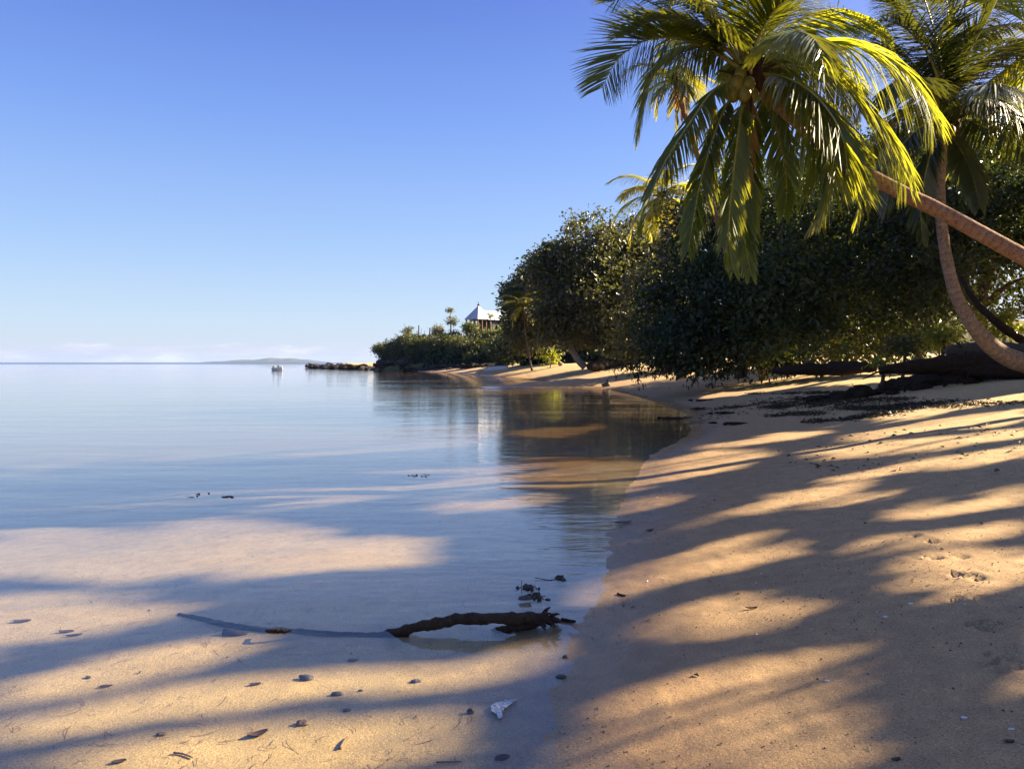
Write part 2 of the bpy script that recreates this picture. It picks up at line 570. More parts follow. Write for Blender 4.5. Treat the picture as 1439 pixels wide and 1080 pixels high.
def mesh_np(name, verts, faces, mats, parent=None, smooth=False, tint=None, matidx=None, uv=None, loc=None):
    """faces: list of (F,k) int arrays; one mesh object"""
    verts = np.asarray(verts, np.float32)
    if parent is not None:
        verts = verts - np.array(parent.matrix_basis.translation, np.float32)
        if parent.parent is not None:
            verts = verts - np.array(parent.parent.matrix_basis.translation, np.float32)
    elif loc is not None:
        verts = verts - np.asarray(loc, np.float32)
    if not isinstance(faces, list):
        faces = [faces]
    faces = [np.asarray(f, np.int32) for f in faces if len(f)]
    me = bpy.data.meshes.new(name)
    nl = sum(f.size for f in faces)
    nf = sum(len(f) for f in faces)
    me.vertices.add(len(verts))
    me.vertices.foreach_set('co', verts.ravel())
    me.loops.add(nl)
    me.loops.foreach_set('vertex_index', np.concatenate([f.ravel() for f in faces]))
    me.polygons.add(nf)
    tot = np.concatenate([np.full(len(f), f.shape[1], np.int32) for f in faces])
    st = np.concatenate([[0], np.cumsum(tot)[:-1]]).astype(np.int32)
    me.polygons.foreach_set('loop_start', st)
    if not isinstance(mats, (list, tuple)):
        mats = [mats]
    for m in mats:
        me.materials.append(m)
    if matidx is not None:
        me.polygons.foreach_set('material_index', np.asarray(matidx, np.int32))
    me.polygons.foreach_set('use_smooth', np.full(nf, smooth, bool))
    if tint is not None:
        a = me.attributes.new('tint', 'FLOAT', 'FACE')
        a.data.foreach_set('value', np.asarray(tint, np.float32))
    if uv is not None:
        u = me.uv_layers.new(name='UVMap')
        vi = np.concatenate([f.ravel() for f in faces])
        u.data.foreach_set('uv', np.asarray(uv, np.float32)[vi].ravel())
    me.update(calc_edges=True)
    me.validate()
    o = bpy.data.objects.new(name, me)
    COL.objects.link(o)
    if parent is not None:
        o.parent = parent
    elif loc is not None:
        o.location = tuple(float(v) for v in loc)
    return o


class MB:
    """collects pieces into one mesh"""

    def __init__(s):
        s.v, s.q, s.t, s.uv, s.n = [], [], [], [], 0

    def add(s, v, quads=(), tris=(), uv=None):
        v = np.asarray(v, float).reshape(-1, 3)
        if len(quads):
            s.q.append(np.asarray(quads, int).reshape(-1, 4) + s.n)
        if len(tris):
            s.t.append(np.asarray(tris, int).reshape(-1, 3) + s.n)
        s.v.append(v)
        s.uv.append(np.zeros((len(v), 2)) if uv is None else uv)
        s.n += len(v)

    def tube(s, pts, rad, sides=8, sub=4, cap=True, rough=0.0, seed=0, flat=1.0):
        pts = np.asarray(pts, float)
        rad = np.asarray(rad, float) * np.ones(len(pts))
        pts, rad = spline(pts, rad, sub)
        t = unit(np.gradient(pts, axis=0))
        ref = np.array([0, 0, 1.0]) if abs(t[0, 2]) < .9 else np.array([1.0, 0, 0])
        a = unit(np.cross(t[0], ref))
        rings = []
        L = np.concatenate([[0], np.cumsum(np.linalg.norm(np.diff(pts, axis=0), axis=1))])
        ang = np.arange(sides) * 2 * np.pi / sides
        for i in range(len(pts)):
            a = unit(a - t[i] * np.dot(a, t[i]))
            b = np.cross(t[i], a)
            rr = rad[i] * (np.cos(ang)[:, None] * a + flat * np.sin(ang)[:, None] * b)
            rings.append(pts[i] + rr)
        v = np.concatenate(rings)
        if rough:
            c = np.repeat(pts, sides, 0)
            d = v - c
            v = c + d * (1 + rough * noise3(v * (1.2 / max(rad.max(), 1e-3)) * .8, seed) + .5 * rough * noise3(v * (3.0 / max(rad.max(), 1e-3)) * .8, seed + 1))[:, None]
        n = len(pts)
        i, j = np.meshgrid(np.arange(n - 1), np.arange(sides), indexing='ij')
        k = (j + 1) % sides
        q = np.stack([i * sides + j, i * sides + k, (i + 1) * sides + k, (i + 1) * sides + j], -1).reshape(-1, 4)
        uv = np.stack([np.tile(ang / (2 * np.pi), n), np.repeat(L, sides)], 1)
        tr = []
        if cap:
            v = np.concatenate([v, pts[:1], pts[-1:]])
            uv = np.concatenate([uv, [[0, 0]], [[0, L[-1]]]])
            c0, c1 = n * sides, n * sides + 1
            for j in range(sides):
                tr.append((c0, (j + 1) % sides, j))
                tr.append((c1, (n - 1) * sides + j, (n - 1) * sides + (j + 1) % sides))
        s.add(v, q, tr, uv)

    def box(s, c, size, rot=0.0):
        x, y, z = (np.array(size) / 2)
        v = np.array([(-x, -y, -z), (x, -y, -z), (x, y, -z), (-x, y, -z), (-x, -y, z), (x, -y, z), (x, y, z), (-x, y, z)])
        cr, sr = math.cos(rot), math.sin(rot)
        v = v @ np.array([[cr, sr, 0], [-sr, cr, 0], [0, 0, 1]]) + np.array(c)
        s.add(v, [(0, 3, 2, 1), (4, 5, 6, 7), (0, 1, 5, 4), (1, 2, 6, 5), (2, 3, 7, 6), (3, 0, 4, 7)])

    def blob(s, c, r, seg=14, rings=9, rough=.2, seed=0, fr=1.4):
        th = np.linspace(0, np.pi, rings + 1)[1:-1]
        ph = np.arange(seg) * 2 * np.pi / seg
        T, Q = np.meshgrid(th, ph, indexing='ij')
        u = np.stack([np.sin(T) * np.cos(Q), np.sin(T) * np.sin(Q), np.cos(T)], -1).reshape(-1, 3)
        u = np.concatenate([u, [[0, 0, 1]], [[0, 0, -1]]])
        k = 1 + rough * noise3(u * fr + seed * 3.7, seed) + .5 * rough * noise3(u * fr * 2.7 + seed, seed + 5)
        v = u * k[:, None] * np.asarray(r) + np.asarray(c)
        n = rings - 1
        i, j = np.meshgrid(np.arange(n - 1), np.arange(seg), indexing='ij')
        kk = (j + 1) % seg
        q = np.stack([i * seg + j, (i + 1) * seg + j, (i + 1) * seg + kk, i * seg + kk], -1).reshape(-1, 4)
        tr = []
        for j in range(seg):
            tr.append((n * seg, j, (j + 1) % seg))
            tr.append((n * seg + 1, (n - 1) * seg + (j + 1) % seg, (n - 1) * seg + j))
        s.add(v, q, tr)

    def build(s, name, mat, parent=None, smooth=True, loc=None, tint=None):
        f, idx = [], []
        if s.q:
            f.append(np.concatenate(s.q))
        if s.t:
            f.append(np.concatenate(s.t))
        nf = sum(len(x) for x in f)
        tn = None if tint is None else np.full(nf, tint)
        return mesh_np(name, np.concatenate(s.v), f, mat, parent, smooth, uv=np.concatenate(s.uv), loc=loc, tint=tn)


def spline(p, r, sub):
    n = len(p)
    if n < 3 or sub <= 1:
        if sub <= 1:
            return p, r
    e = np.concatenate([[2 * p[0] - p[1]], p, [2 * p[-1] - p[-2]]])
    op, orr = [], []
    for i in range(n - 1):
        p0, p1, p2, p3 = e[i:i + 4]
        for k in range(sub):
            t = k / sub
            op.append(.5 * (2 * p1 + (p2 - p0) * t + (2 * p0 - 5 * p1 + 4 * p2 - p3) * t * t + (3 * p1 - p0 - 3 * p2 + p3) * t ** 3))
            orr.append(r[i] * (1 - t) + r[i + 1] * t)
    op.append(p[-1])
    orr.append(r[-1])
    return np.array(op), np.array(orr)


def leaves(c, axis, nrm, ln, wd, bend=.12):
    """folded leaf of two triangles each"""
    b = unit(np.cross(nrm, axis))
    n = np.cross(axis, b)
    ln, wd = ln[:, None], wd[:, None]
    v = np.stack([c, c + axis * ln * .45 + b * wd * .5 + n * ln * bend, c + axis * ln, c + axis * ln * .45 - b * wd * .5 + n * ln * bend], 1).reshape(-1, 3)
    k = np.arange(len(c))[:, None] * 4
    f = np.concatenate([k + np.array([0, 2, 1]), k + np.array([0, 3, 2])], 1).reshape(-1, 3)
    return v, f


def crown_mesh(name, parent, lobes, mat, dens=9, leaf=.2, per=9, spread=.2, seed=1, masked=False, fill=.3, width=.5, droop=.35, keep=None, gaps=3.2, gapt=.16):
    g = np.random.default_rng(seed)
    C, U = [], []
    for li, (c, r) in enumerate(lobes):
        c, r = np.array(c, float), np.array(r, float) * np.ones(3)
        area = 4 * np.pi * (((r[0] * r[1]) ** 1.6 + (r[0] * r[2]) ** 1.6 + (r[1] * r[2]) ** 1.6) / 3) ** (1 / 1.6)
        n = int(area * dens)
        nf = int(n * fill)
        u = unit(g.normal(size=(n + nf, 3)))
        k = 1 - .25 * g.random(n + nf) ** 2 + .26 * noise3(u * 2.1 + li * 7.3 + seed, seed) + .17 * noise3(u * 5.2 + li * 3.1, seed + 2) + .16 * (g.random(n + nf) > .93)
        k[n:] *= .35 + .5 * g.random(nf)
        p = c + u * r * k[:, None]
        ok = np.ones(len(p), bool)
        for lj, (c2, r2) in enumerate(lobes):
            if lj != li:
                ok[:n] &= np.linalg.norm((p[:n] - np.array(c2)) / (np.array(r2, float) * np.ones(3)), axis=1) > .68
        if gaps:
            sc = gaps / max(r.max(), .5)
            ok[:n] &= noise3(p[:n] * sc, seed + 17) + .4 * noise3(p[:n] * sc * 2.3, seed + 18) < gapt
        C.append(p[ok])
        U.append(u[ok])
    C, U = np.concatenate(C), np.concatenate(U)
    cl = noise3(C * (.9 / max(.3, leaf * 3)), seed + 9) * .22 + g.normal(size=len(C)) * .13
    c = np.repeat(C, per, 0) + g.normal(size=(len(C) * per, 3)) * spread * np.array([1, 1, .75])
    u = np.repeat(U, per, 0)
    cl = np.repeat(cl, per)
    ok = c[:, 2] > gfast(c[:, 0], c[:, 1]) + .12
    if keep is not None:
        ok &= keep(c)
    c, u, cl = c[ok], u[ok], cl[ok]
    n = len(c)
    ax = unit(u * .55 + g.normal(size=(n, 3)) * .6 + np.array([0, 0, -droop]))
    nm = unit(u * .5 + np.array([0, 0, .6]) + g.normal(size=(n, 3)) * .5)
    ln = leaf * (.7 + .6 * g.random(n))
    if masked:
        tall = masked == 'tall'
        ok = ~(lands_lit(c, tall) | lands_lit(c + ax * ln[:, None] * .5, tall) | lands_lit(c + ax * ln[:, None], tall))
        c, ax, nm, ln, cl = c[ok], ax[ok], nm[ok], ln[ok], cl[ok]
        n = len(c)
    v, f = leaves(c, ax, nm, ln, ln * width)
    t = np.clip(.42 + cl + g.normal(size=n) * .16, 0, 1)
    return mesh_np(name, v, f, mat, parent, False, tint=np.repeat(t, 2))


def tree(name, label, cat, base, lobes, leafmat, barkmat=None, trunk=None, rad=.2, limbs=1.0, group=None, tname='trunk', **kw):
    base = np.array(base, float)
    root = empty(name, base)
    tag(root, label, cat, group)
    mb = MB()
    lob = [(np.array(c, float), np.array(r, float) * np.ones(3)) for c, r in lobes]
    top = max(lob, key=lambda l: l[0][2])[0]
    mean = np.mean([l[0] for l in lob], 0)
    if trunk is None:
        f = base * .45 + mean * .55
        f[0] = base[0] * .7 + mean[0] * .3
        f[1] = base[1] * .7 + mean[1] * .3
        trunk = [base - [0, 0, .15], base * .7 + f * .3 + [rad * .5, 0, 0], f]
    trunk = np.array(trunk, float)
    k = len(trunk)
    mb.tube(trunk, np.linspace(rad, rad * .6, k), 9, 5, rough=.12, seed=3)
    if limbs:
        for i, (c, r) in enumerate(lob[:14]):
            e = c + np.array([0, 0, .25 * r[2]])
            m = trunk[-1] * .5 + e * .5 + np.array([.15 * math.sin(i * 2.1), .15 * math.cos(i * 1.7), .12]) * np.linalg.norm(e - trunk[-1]) * .4
            mb.tube([trunk[-1] - (trunk[-1] - trunk[-2]) * .12, m, e], [rad * .5 * limbs, rad * .3 * limbs, rad * .08], 7, 4)
    mb.build(tname, barkmat or M['bark'], root)
    crown_mesh('crown', root, lob, leafmat, **kw)
    return root


# ------------------------------------------------------------------ palms
def frond_mesh(parent, pts, mat, stalk, leaf_len=.75, n=122, hang=.9, seed=0, width=.045, side=None, base_r=.035, start=.14, name='frond', twist=0.0, tint0=.45):
    """pinnate palm leaf along a curved midrib; leaflets droop"""
    g = np.random.default_rng(seed)
    pts = np.asarray(pts, float)
    sp_, _ = spline(pts, np.ones(len(pts)), 10)
    L = np.concatenate([[0], np.cumsum(np.linalg.norm(np.diff(sp_, axis=0), axis=1))])
    tt = np.linspace(start, 1, n)
    s = tt * L[-1]
    Pm = np.stack([np.interp(s, L, sp_[:, i]) for i in range(3)], 1)
    tg = unit(np.gradient(sp_, axis=0))
    T = unit(np.stack([np.interp(s, L, tg[:, i]) for i in range(3)], 1))
    up = np.array([0, 0, 1.0])
    S = np.cross(T, up)
    ref = np.array(side if side is not None else (0, 1, 0), float)
    weak = np.linalg.norm(S, axis=1) < .35
    S = np.where(weak[:, None], np.cross(T, np.cross(ref, T)), S)
    S = unit(S)
    for i in range(1, n):                       # keep the blade from flipping sides
        if np.dot(S[i], S[i - 1]) < 0:
            S[i] = -S[i]
    S = unit(S + .0)
    Nn = unit(np.cross(S, T))
    Nn = np.where((Nn[:, 2] < 0)[:, None], -Nn, Nn)
    if twist:
        S = unit(S * math.cos(twist) + Nn * math.sin(twist))
    V, Fq, tint = [], [], []
    q = (tt - start) / (1 - start)
    prof = leaf_len * (.42 + .78 * np.sin(np.pi * np.clip(q * .82 + .12, 0, 1)) ** .8) * (1 - .35 * q ** 3)
    K = 5
    base_i = 0
    for sgn in (-1, 1):
        jit = g.normal(size=(n, 3)) * .065
        miss = g.random(n) < .04
        d0 = unit(S * sgn * .85 + T * (.50 + .45 * q[:, None]) + Nn * .15 + np.array([0, 0, -.75]) * hang * (.6 + .8 * g.random((n, 1))) + jit)
        ln = prof * (.85 + .25 * g.random(n))
        wd = width * (.75 + .5 * g.random(n)) * (1 - .35 * q)
        dg = hang * (.75 + .5 * g.random(n))
        c = Pm + g.normal(size=(n, 3)) * .006
        d = d0.copy()
        rows = []
        wv = np.array([.55, 1, .92, .65, .06])
        for k in range(K):
            b = unit(np.cross(d, Nn * .55 + up * .1 + T * .75))
            w = (wd * wv[k])[:, None] * .5
            rows.append(np.stack([c - b * w, c + b * w], 1))
            c = c + d * (ln / (K - 1))[:, None]
            gf = (dg * (.28 + .22 * k))[:, None]
            d = unit(d + np.array([0, 0, -1.0]) * gf * .36 + g.normal(size=(n, 3)) * .018)
        A = np.stack(rows, 1)                  # n,K,2,3
        A = A[~miss]
        m = len(A)
        V.append(A.reshape(-1, 3))
        idx = base_i + np.arange(m * K * 2).reshape(m, K, 2)
        f = np.stack([idx[:, :-1, 0], idx[:, :-1, 1], idx[:, 1:, 1], idx[:, 1:, 0]], -1).reshape(-1, 4)
        Fq.append(f)
        base_i += m * K * 2
        tn = np.clip(tint0 + .10 * sgn * 0 + g.normal(size=m) * .14 + .12 * q[~miss], 0, 1)
        tint.append(np.repeat(tn, K - 1))
    nleaf = sum(len(f) for f in Fq)
    mb = MB()
    rr = base_r * (1 - .88 * np.linspace(0, 1, len(pts)))
    rr[0] *= 1.5
    mb.tube(pts, rr, 6, 7, flat=.7)
    sv = mb.v[0]
    V.append(sv)
    Q = [np.concatenate(Fq), mb.q[0] + base_i]
    fq = np.concatenate(Q)
    ft = mb.t[0] + base_i if mb.t else np.zeros((0, 3), int)
    ti = np.concatenate([np.concatenate(tint), np.full(len(mb.q[0]) + len(ft), .5)])
    mi = np.concatenate([np.zeros(nleaf, int), np.ones(len(mb.q[0]) + len(ft), int)])
    return mesh_np(name, np.concatenate(V), [fq, ft], [mat, stalk], parent, False, tint=ti, matidx=mi)


def arc(c, az, el, L, droop, n=6, curl=0.0):
    """midrib that leaves the crown at elevation el and bends down"""
    p = np.array(c, float)
    out = [p.copy()]
    for i in range(n):
        e = el - droop * ((i + .5) / n) ** 1.25
        e = max(e, -1.50)
        a = az + curl * (i / n)
        p = p + (L / n) * np.array([math.cos(e) * math.sin(a), math.cos(e) * math.cos(a), math.sin(e)])
        out.append(p.copy())
    return out


def palm(name, label, trunk_pts, radii, tmat, group=None, crown_r=.22):
    root = empty(name, trunk_pts[0])
    tag(root, label, 'palm tree', group)
    mb = MB()
    mb.tube(trunk_pts, radii, 16, 8, rough=.05, seed=4)
    mb.build('trunk', tmat, root)
    c = np.array(trunk_pts[-1], float)
    mb = MB()
    mb.blob(c + [0, 0, .02], (crown_r, crown_r, crown_r * 1.35), 16, 10, .35, 5, 2.2)
    g = np.random.default_rng(3)
    for i in range(26):
        a = g.random() * 6.28
        e = g.random() * 1.2 + .1
        d = np.array([math.cos(a) * math.cos(e), math.sin(a) * math.cos(e), math.sin(e)])
        mb.tube([c, c + d * crown_r * 1.3, c + d * crown_r * 2.3 + [0, 0, -.10 * crown_r]], [crown_r * .2, crown_r * .14, crown_r * .04], 5, 3)
    mb.build('crown_fibre', M['fibre'], root)
    return root, c


def coconut_part(root, c, r, seed, parent_name='coconut'):
    mb = MB()
    mb.blob(c, (r, r, r * 1.25), 14, 10, .08, seed)
    mb.build('coconut', M['coconut'], root)


# ================================================================== SETTING
def axis_grid(lo, hi, fine_lo, fine_hi, step, growth, maxstep):
    a = list(np.arange(fine_lo, fine_hi, step))
    s, v = step, a[-1]
    while v < hi:
        s = min(s * growth, maxstep)
        v += s
        a.append(v)
    s, v = step, a[0]
    b = []
    while v > lo:
        s = min(s * growth, maxstep)
        v -= s
        b.append(v)
    return np.array(b[::-1] + a)


# dog prints pressed into the damp sand, given where they are seen
PRINTS = [hit(x, y) for x, y in [(1381, 881), (1397, 882), (1407, 939), (1428, 934), (1342, 841), (1369, 838), (1340, 807), (1358, 807),
                                 (1373, 811), (1313, 783), (1352, 782), (1308, 760), (1285, 752), (1414, 922)]]
gx = axis_grid(-900, 420, -1.0, 4.6, .028, 1.045, 40)
gy = axis_grid(-60, 1500, 2.6, 9.5, .030, 1.040, 40)
X, Y = np.meshgrid(gx, gy)
xs, ys = X.ravel(), Y.ravel()
zs = ground(xs, ys)
near = sstep(14, 8, np.hypot(xs, ys)) * sstep(-.6, .3, zs * 6)
wc = hit(1160, 570)
wgt = np.exp(-((xs - wc[0]) / 2.6) ** 2 - ((ys - wc[1]) / 2.2) ** 2)
zs = zs + wgt * (.045 * noise2(xs * 1.3, ys * 2.2, 35) + .03 * noise2(xs * 3.1, ys * 4.3, 36))
zs = zs + near * (.0035 * noise2(xs * 9, ys * 9, 31) + .0022 * noise2(xs * 22, ys * 22, 32))
for k, p in enumerate(PRINTS):
    g = np.random.default_rng(k)
    for dx, dy, r, dp in [(0, -.015, .028, .022), (-.035, .03, .014, .016), (-.012, .045, .014, .016), (.014, .045, .014, .016), (.036, .028, .014, .016)]:
        px, py = p[0] + dx * 1.2 + g.normal() * .004, p[1] + dy * 1.3
        d2 = (xs - px) ** 2 + (ys - py) ** 2
        zs = zs - dp * 1.25 * np.exp(-d2 / (r * 1.2) ** 2) + .006 * np.exp(-(np.sqrt(d2) - r * 2.0) ** 2 / (.012 ** 2))
nx, ny = len(gx), len(gy)
i, j = np.meshgrid(np.arange(ny - 1), np.arange(nx - 1), indexing='ij')
q = np.stack([i * nx + j, i * nx + j + 1, (i + 1) * nx + j + 1, (i + 1) * nx + j], -1).reshape(-1, 4)
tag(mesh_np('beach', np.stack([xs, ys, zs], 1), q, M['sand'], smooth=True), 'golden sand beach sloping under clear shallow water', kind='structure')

# open sea bed far out, below the beach sheet's own bed
sb = np.array([(-9000, -300, -9.5), (9000, -300, -9.5), (9000, 9000, -9.5), (-9000, 9000, -9.5)], float)
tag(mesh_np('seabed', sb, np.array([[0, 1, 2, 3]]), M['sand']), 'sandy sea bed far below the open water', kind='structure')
wv = np.array([(-9000, -300, 0), (9000, -300, 0), (9000, 9000, 0), (-9000, 9000, 0)], float)
tag(mesh_np('sea', wv, np.array([[0, 1, 2, 3]]), M['water']), 'calm clear sea with faint ripples', kind='structure')

# distant islands on the horizon
def island(name, label, d, prof):
    x0, x1 = prof[0][0], prof[-1][0]
    xs_ = np.linspace(x0, x1, 120)
    hp = np.interp(xs_, [p[0] for p in prof], [p[1] for p in prof])
    wx = (xs_ - CX) / F * d
    hh = hp / F * d + 2 * noise2(wx * .012, wx * 0, 5) * np.clip(hp, 0, 1)
    prof_y = np.linspace(-1, 1, 15)
    V = []
    for k, t in enumerate(prof_y):
        rr = (1 - t * t)
        V.append(np.stack([wx, np.full_like(wx, d + t * 350), -3 + (hh + 3) * rr + 3 * rr * noise2(wx * .02, np.full_like(wx, t * 9), 6)], 1))
    V = np.concatenate(V)
    n = len(xs_)
    i, j = np.meshgrid(np.arange(14), np.arange(n - 1), indexing='ij')
    q = np.stack([i * n + j, i * n + j + 1, (i + 1) * n + j + 1, (i + 1) * n + j], -1).reshape(-1, 4)
    tag(mesh_np(name, V, q, M['island'], smooth=True), label, kind='structure')


island('distant_hills', 'long low island of blue hills on the horizon beyond the boat', 6500,
       [(293, 0), (300, 1.4), (325, 2.4), (342, 4.0), (356, 3.4), (368, 4.6), (380, 6.4), (389, 6.2), (396, 4.8), (404, 6.4), (412, 6.0), (424, 4.2), (436, 3.6), (448, 2.0), (460, 0)])
# headland hill
HX = [-31, -28, -25, -21, -16, -10, 0, 15, 45, 70, 120]
HH = [0, .7, 2.2, 4.0, 5.0, 6.3, 7.6, 9.0, 10, 9, 0]


def hill_z(x, y):
    x = np.atleast_1d(np.asarray(x, float))
    y = np.atleast_1d(np.asarray(y, float))
    a = np.interp(x, HX, HH)
    front = np.interp(x, [-31, -10, 5, 45], [140, 128, 112, 95])
    s = sstep(0, 1, (y - front) / 17) * sstep(205, 178, y)
    z = a * s * (1 + .10 * noise2(x * .2, y * .2, 41)) + .35 * noise2(x * .7, y * .7, 42) * s
    return z + np.where(s * a > .5, .2, -.8)


hx = np.arange(-32, 121, 1.0)
hy = np.arange(94, 206, 1.2)
X, Y = np.meshgrid(hx, hy)
z = hill_z(X.ravel(), Y.ravel())
nx, ny = len(hx), len(hy)
i, j = np.meshgrid(np.arange(ny - 1), np.arange(nx - 1), indexing='ij')
q = np.stack([i * nx + j, i * nx + j + 1, (i + 1) * nx + j + 1, (i + 1) * nx + j], -1).reshape(-1, 4)
tag(mesh_np('headland_hill', np.stack([X.ravel(), Y.ravel(), z], 1), q, M['hill_soil'], smooth=True), 'low green headland hill sloping down to the sea', kind='structure')


def land(x, y):
    return max(ground(x, y)[0], hill_z(x, y)[0] if y > 94 and -32 < x < 121 else -9)


# ================================================================== PALMS
# --- the leaning palm over the beach
tp = [P(1780, 560, 12.0), P(1700, 505, 12.0), P(1590, 442, 12.1), P(1500, 395, 12.2), P(1439, 361, 12.35), P(1380, 329, 12.5), P(1320, 296, 12.65), P(1260, 267, 12.8),
      P(1200, 233, 12.9), P(1140, 188, 13.0), P(1090, 145, 13.0), P(1055, 108, 13.0)]
tp[0][2] = ground(tp[0][0], tp[0][1])[0] - .1
lean, LC = palm('leaning_palm', 'palm leaning out over the beach on a long reddish trunk, green coconuts in its crown', tp,
                [.22, .18, .148, .138, .132, .128, .124, .120, .114, .108, .105, .11], M['palm_trunk'], crown_r=.24)


def pf(root, px, ds, **kw):
    pts = [P(x, y, d) for (x, y), d in zip(px, ds)]
    kw.setdefault('mat', M['palm_leaf'])
    kw.setdefault('stalk', M['stalk'])
    mat = kw.pop('mat')
    st = kw.pop('stalk')
    return frond_mesh(root, pts, mat, st, **kw)


hero = [
    # (pixels of the midrib, depths, options); raised tint0 puts sun yellow into the leaf colour
    ([(1045, 100), (1000, 72), (950, 54), (905, 58), (868, 84), (846, 122)], [13, 12.9, 12.7, 12.5, 12.4, 12.3], dict(leaf_len=1.0, hang=.28, seed=1, side=(0, 1, 0), twist=.95)),
    ([(1042, 98), (1000, 66), (960, 68), (925, 92), (906, 140), (898, 186)], [13, 13.2, 13.5, 13.7, 13.8, 13.8], dict(leaf_len=.85, hang=1.0, seed=2)),
    ([(1040, 112), (1005, 125), (975, 165), (938, 222), (914, 275), (903, 320)], [13, 12.6, 12.3, 12.0, 11.9, 11.9], dict(leaf_len=.72, hang=.95, seed=3, side=(.6, .8, 0))),
    ([(1042, 118), (1020, 150), (1000, 200), (984, 255), (974, 310), (967, 352)], [13, 12.8, 12.6, 12.5, 12.5, 12.5], dict(leaf_len=.62, hang=1.0, seed=4, side=(1, .3, 0))),
    ([(1048, 122), (1040, 165), (1032, 225), (1026, 285), (1024, 335), (1030, 378)], [13, 12.7, 12.6, 12.5, 12.5, 12.5], dict(leaf_len=.58, hang=1.0, seed=5, side=(1, .4, 0), tint0=.6)),
    ([(1054, 122), (1056, 170), (1052, 230), (1046, 290), (1047, 340), (1055, 385)], [13, 13.2, 13.3, 13.3, 13.3, 13.3], dict(leaf_len=.55, hang=1.0, seed=6, side=(1, -.3, 0), tint0=.6)),
    ([(1064, 105), (1102, 118), (1138, 150), (1162, 195), (1168, 240), (1160, 285)], [13, 12.5, 12.1, 11.8, 11.6, 11.6], dict(leaf_len=1.25, hang=.7, seed=7, side=(.2, 1, 0), n=120)),
    ([(1062, 92), (1120, 62), (1185, 58), (1245, 78), (1290, 118), (1312, 168)], [13, 13.1, 13.0, 12.8, 12.6, 12.5], dict(leaf_len=1.35, hang=1.05, seed=8, n=120, tint0=.8)),
    ([(1062, 98), (1110, 92), (1165, 108), (1220, 150), (1255, 200), (1272, 250)], [13, 12.7, 12.4, 12.2, 12.1, 12.1], dict(leaf_len=1.25, hang=1.05, seed=9, n=112)),
    ([(1066, 112), (1110, 150), (1150, 205), (1170, 250), (1160, 290), (1140, 318)], [13, 13.4, 13.7, 13.9, 14, 14], dict(leaf_len=.75, hang=1.0, seed=10, tint0=.7)),
    ([(1040, 90), (1010, 40), (975, 8), (935, -12), (895, -14), (862, 2)], [13, 12.8, 12.6, 12.5, 12.4, 12.4], dict(leaf_len=1.0, hang=.3, seed=11, twist=.9)),
    ([(1044, 84), (1030, 28), (1010, -25), (985, -65), (955, -90)], [13, 13.3, 13.5, 13.7, 13.8], dict(leaf_len=.95, hang=.25, seed=12, twist=.6)),
    ([(1050, 82), (1050, 30), (1056, -25), (1068, -75), (1085, -115)], [13, 12.7, 12.4, 12.1, 11.8], dict(leaf_len=.9, hang=.2, seed=13, tint0=.8, side=(0, 1, 0))),
    ([(1058, 84), (1080, 34), (1108, -8), (1142, -38), (1180, -50)], [13, 13.2, 13.4, 13.5, 13.6], dict(leaf_len=.95, hang=.3, seed=14)),
    ([(1062, 86), (1100, 42), (1145, 18), (1190, 14), (1228, 32), (1250, 66)], [13, 13.6, 14.1, 14.5, 14.8, 15], dict(leaf_len=.95, hang=.5, seed=15, twist=-.7, tint0=.8)),
    ([(1040, 88), (998, 50), (958, 30), (918, 30), (884, 48)], [13, 12.9, 12.8, 12.7, 12.6], dict(leaf_len=1.0, hang=.35, seed=24, tint0=.5, twist=.7)),
    ([(1046, 80), (1024, 40), (996, 8), (962, -14), (925, -22)], [13, 12.5, 12.0, 11.7, 11.5], dict(leaf_len=.95, hang=.4, seed=25, twist=.8, tint0=.55)),
    ([(1056, 80), (1072, 40), (1094, 8), (1124, -12)], [13, 12.6, 12.3, 12.0], dict(leaf_len=.9, hang=.35, seed=26, tint0=.4)),
    ([(1060, 96), (1098, 78), (1142, 82), (1182, 112), (1210, 158)], [13, 13.5, 13.9, 14.2, 14.4], dict(leaf_len=1.1, hang=1.05, seed=27, tint0=.45, n=120)),
    ([(1064, 104), (1100, 108), (1140, 130), (1172, 168), (1188, 210), (1190, 250)], [13, 12.4, 11.9, 11.6, 11.4, 11.4], dict(leaf_len=1.1, hang=.9, seed=23, n=100)),
    ([(1046, 86), (1015, 48), (985, 36), (955, 45), (935, 72)], [13, 14, 14.8, 15.4, 15.8], dict(leaf_len=.85, hang=.5, seed=16)),
    ([(1050, 100), (1048, 75), (1062, 90), (1082, 140), (1098, 200)], [13, 14, 15, 15.6, 15.8], dict(leaf_len=.8, hang=.9, seed=17, tint0=.7)),
    ([(1062, 118), (1085, 165), (1100, 215), (1105, 262), (1102, 300)], [13, 13.7, 14.2, 14.4, 14.5], dict(leaf_len=.6, hang=1.0, seed=18, tint0=.65, side=(1, .2, 0))),
    ([(1060, 88), (1092, 55), (1122, 45), (1148, 60), (1160, 95)], [13, 11.9, 11.2, 10.7, 10.5], dict(leaf_len=.75, hang=.8, seed=19)),
    ([(1064, 108), (1115, 120), (1165, 160), (1198, 215), (1212, 268), (1205, 305)], [13, 13.5, 13.9, 14.2, 14.3, 14.3], dict(leaf_len=.8, hang=1.0, seed=20, tint0=.55)),
]
for px, ds, kw in hero:
    o = pf(lean, px, ds, **kw)
pf(lean, [(1046, 118), (1052, 175), (1048, 235), (1040, 280)], [13, 12.9, 12.9, 12.9], mat=M['dry_frond'], stalk=M['dry_stalk'], leaf_len=.4, n=40, hang=1, seed=33,
   side=(1, .2, 0), name='dead_frond')
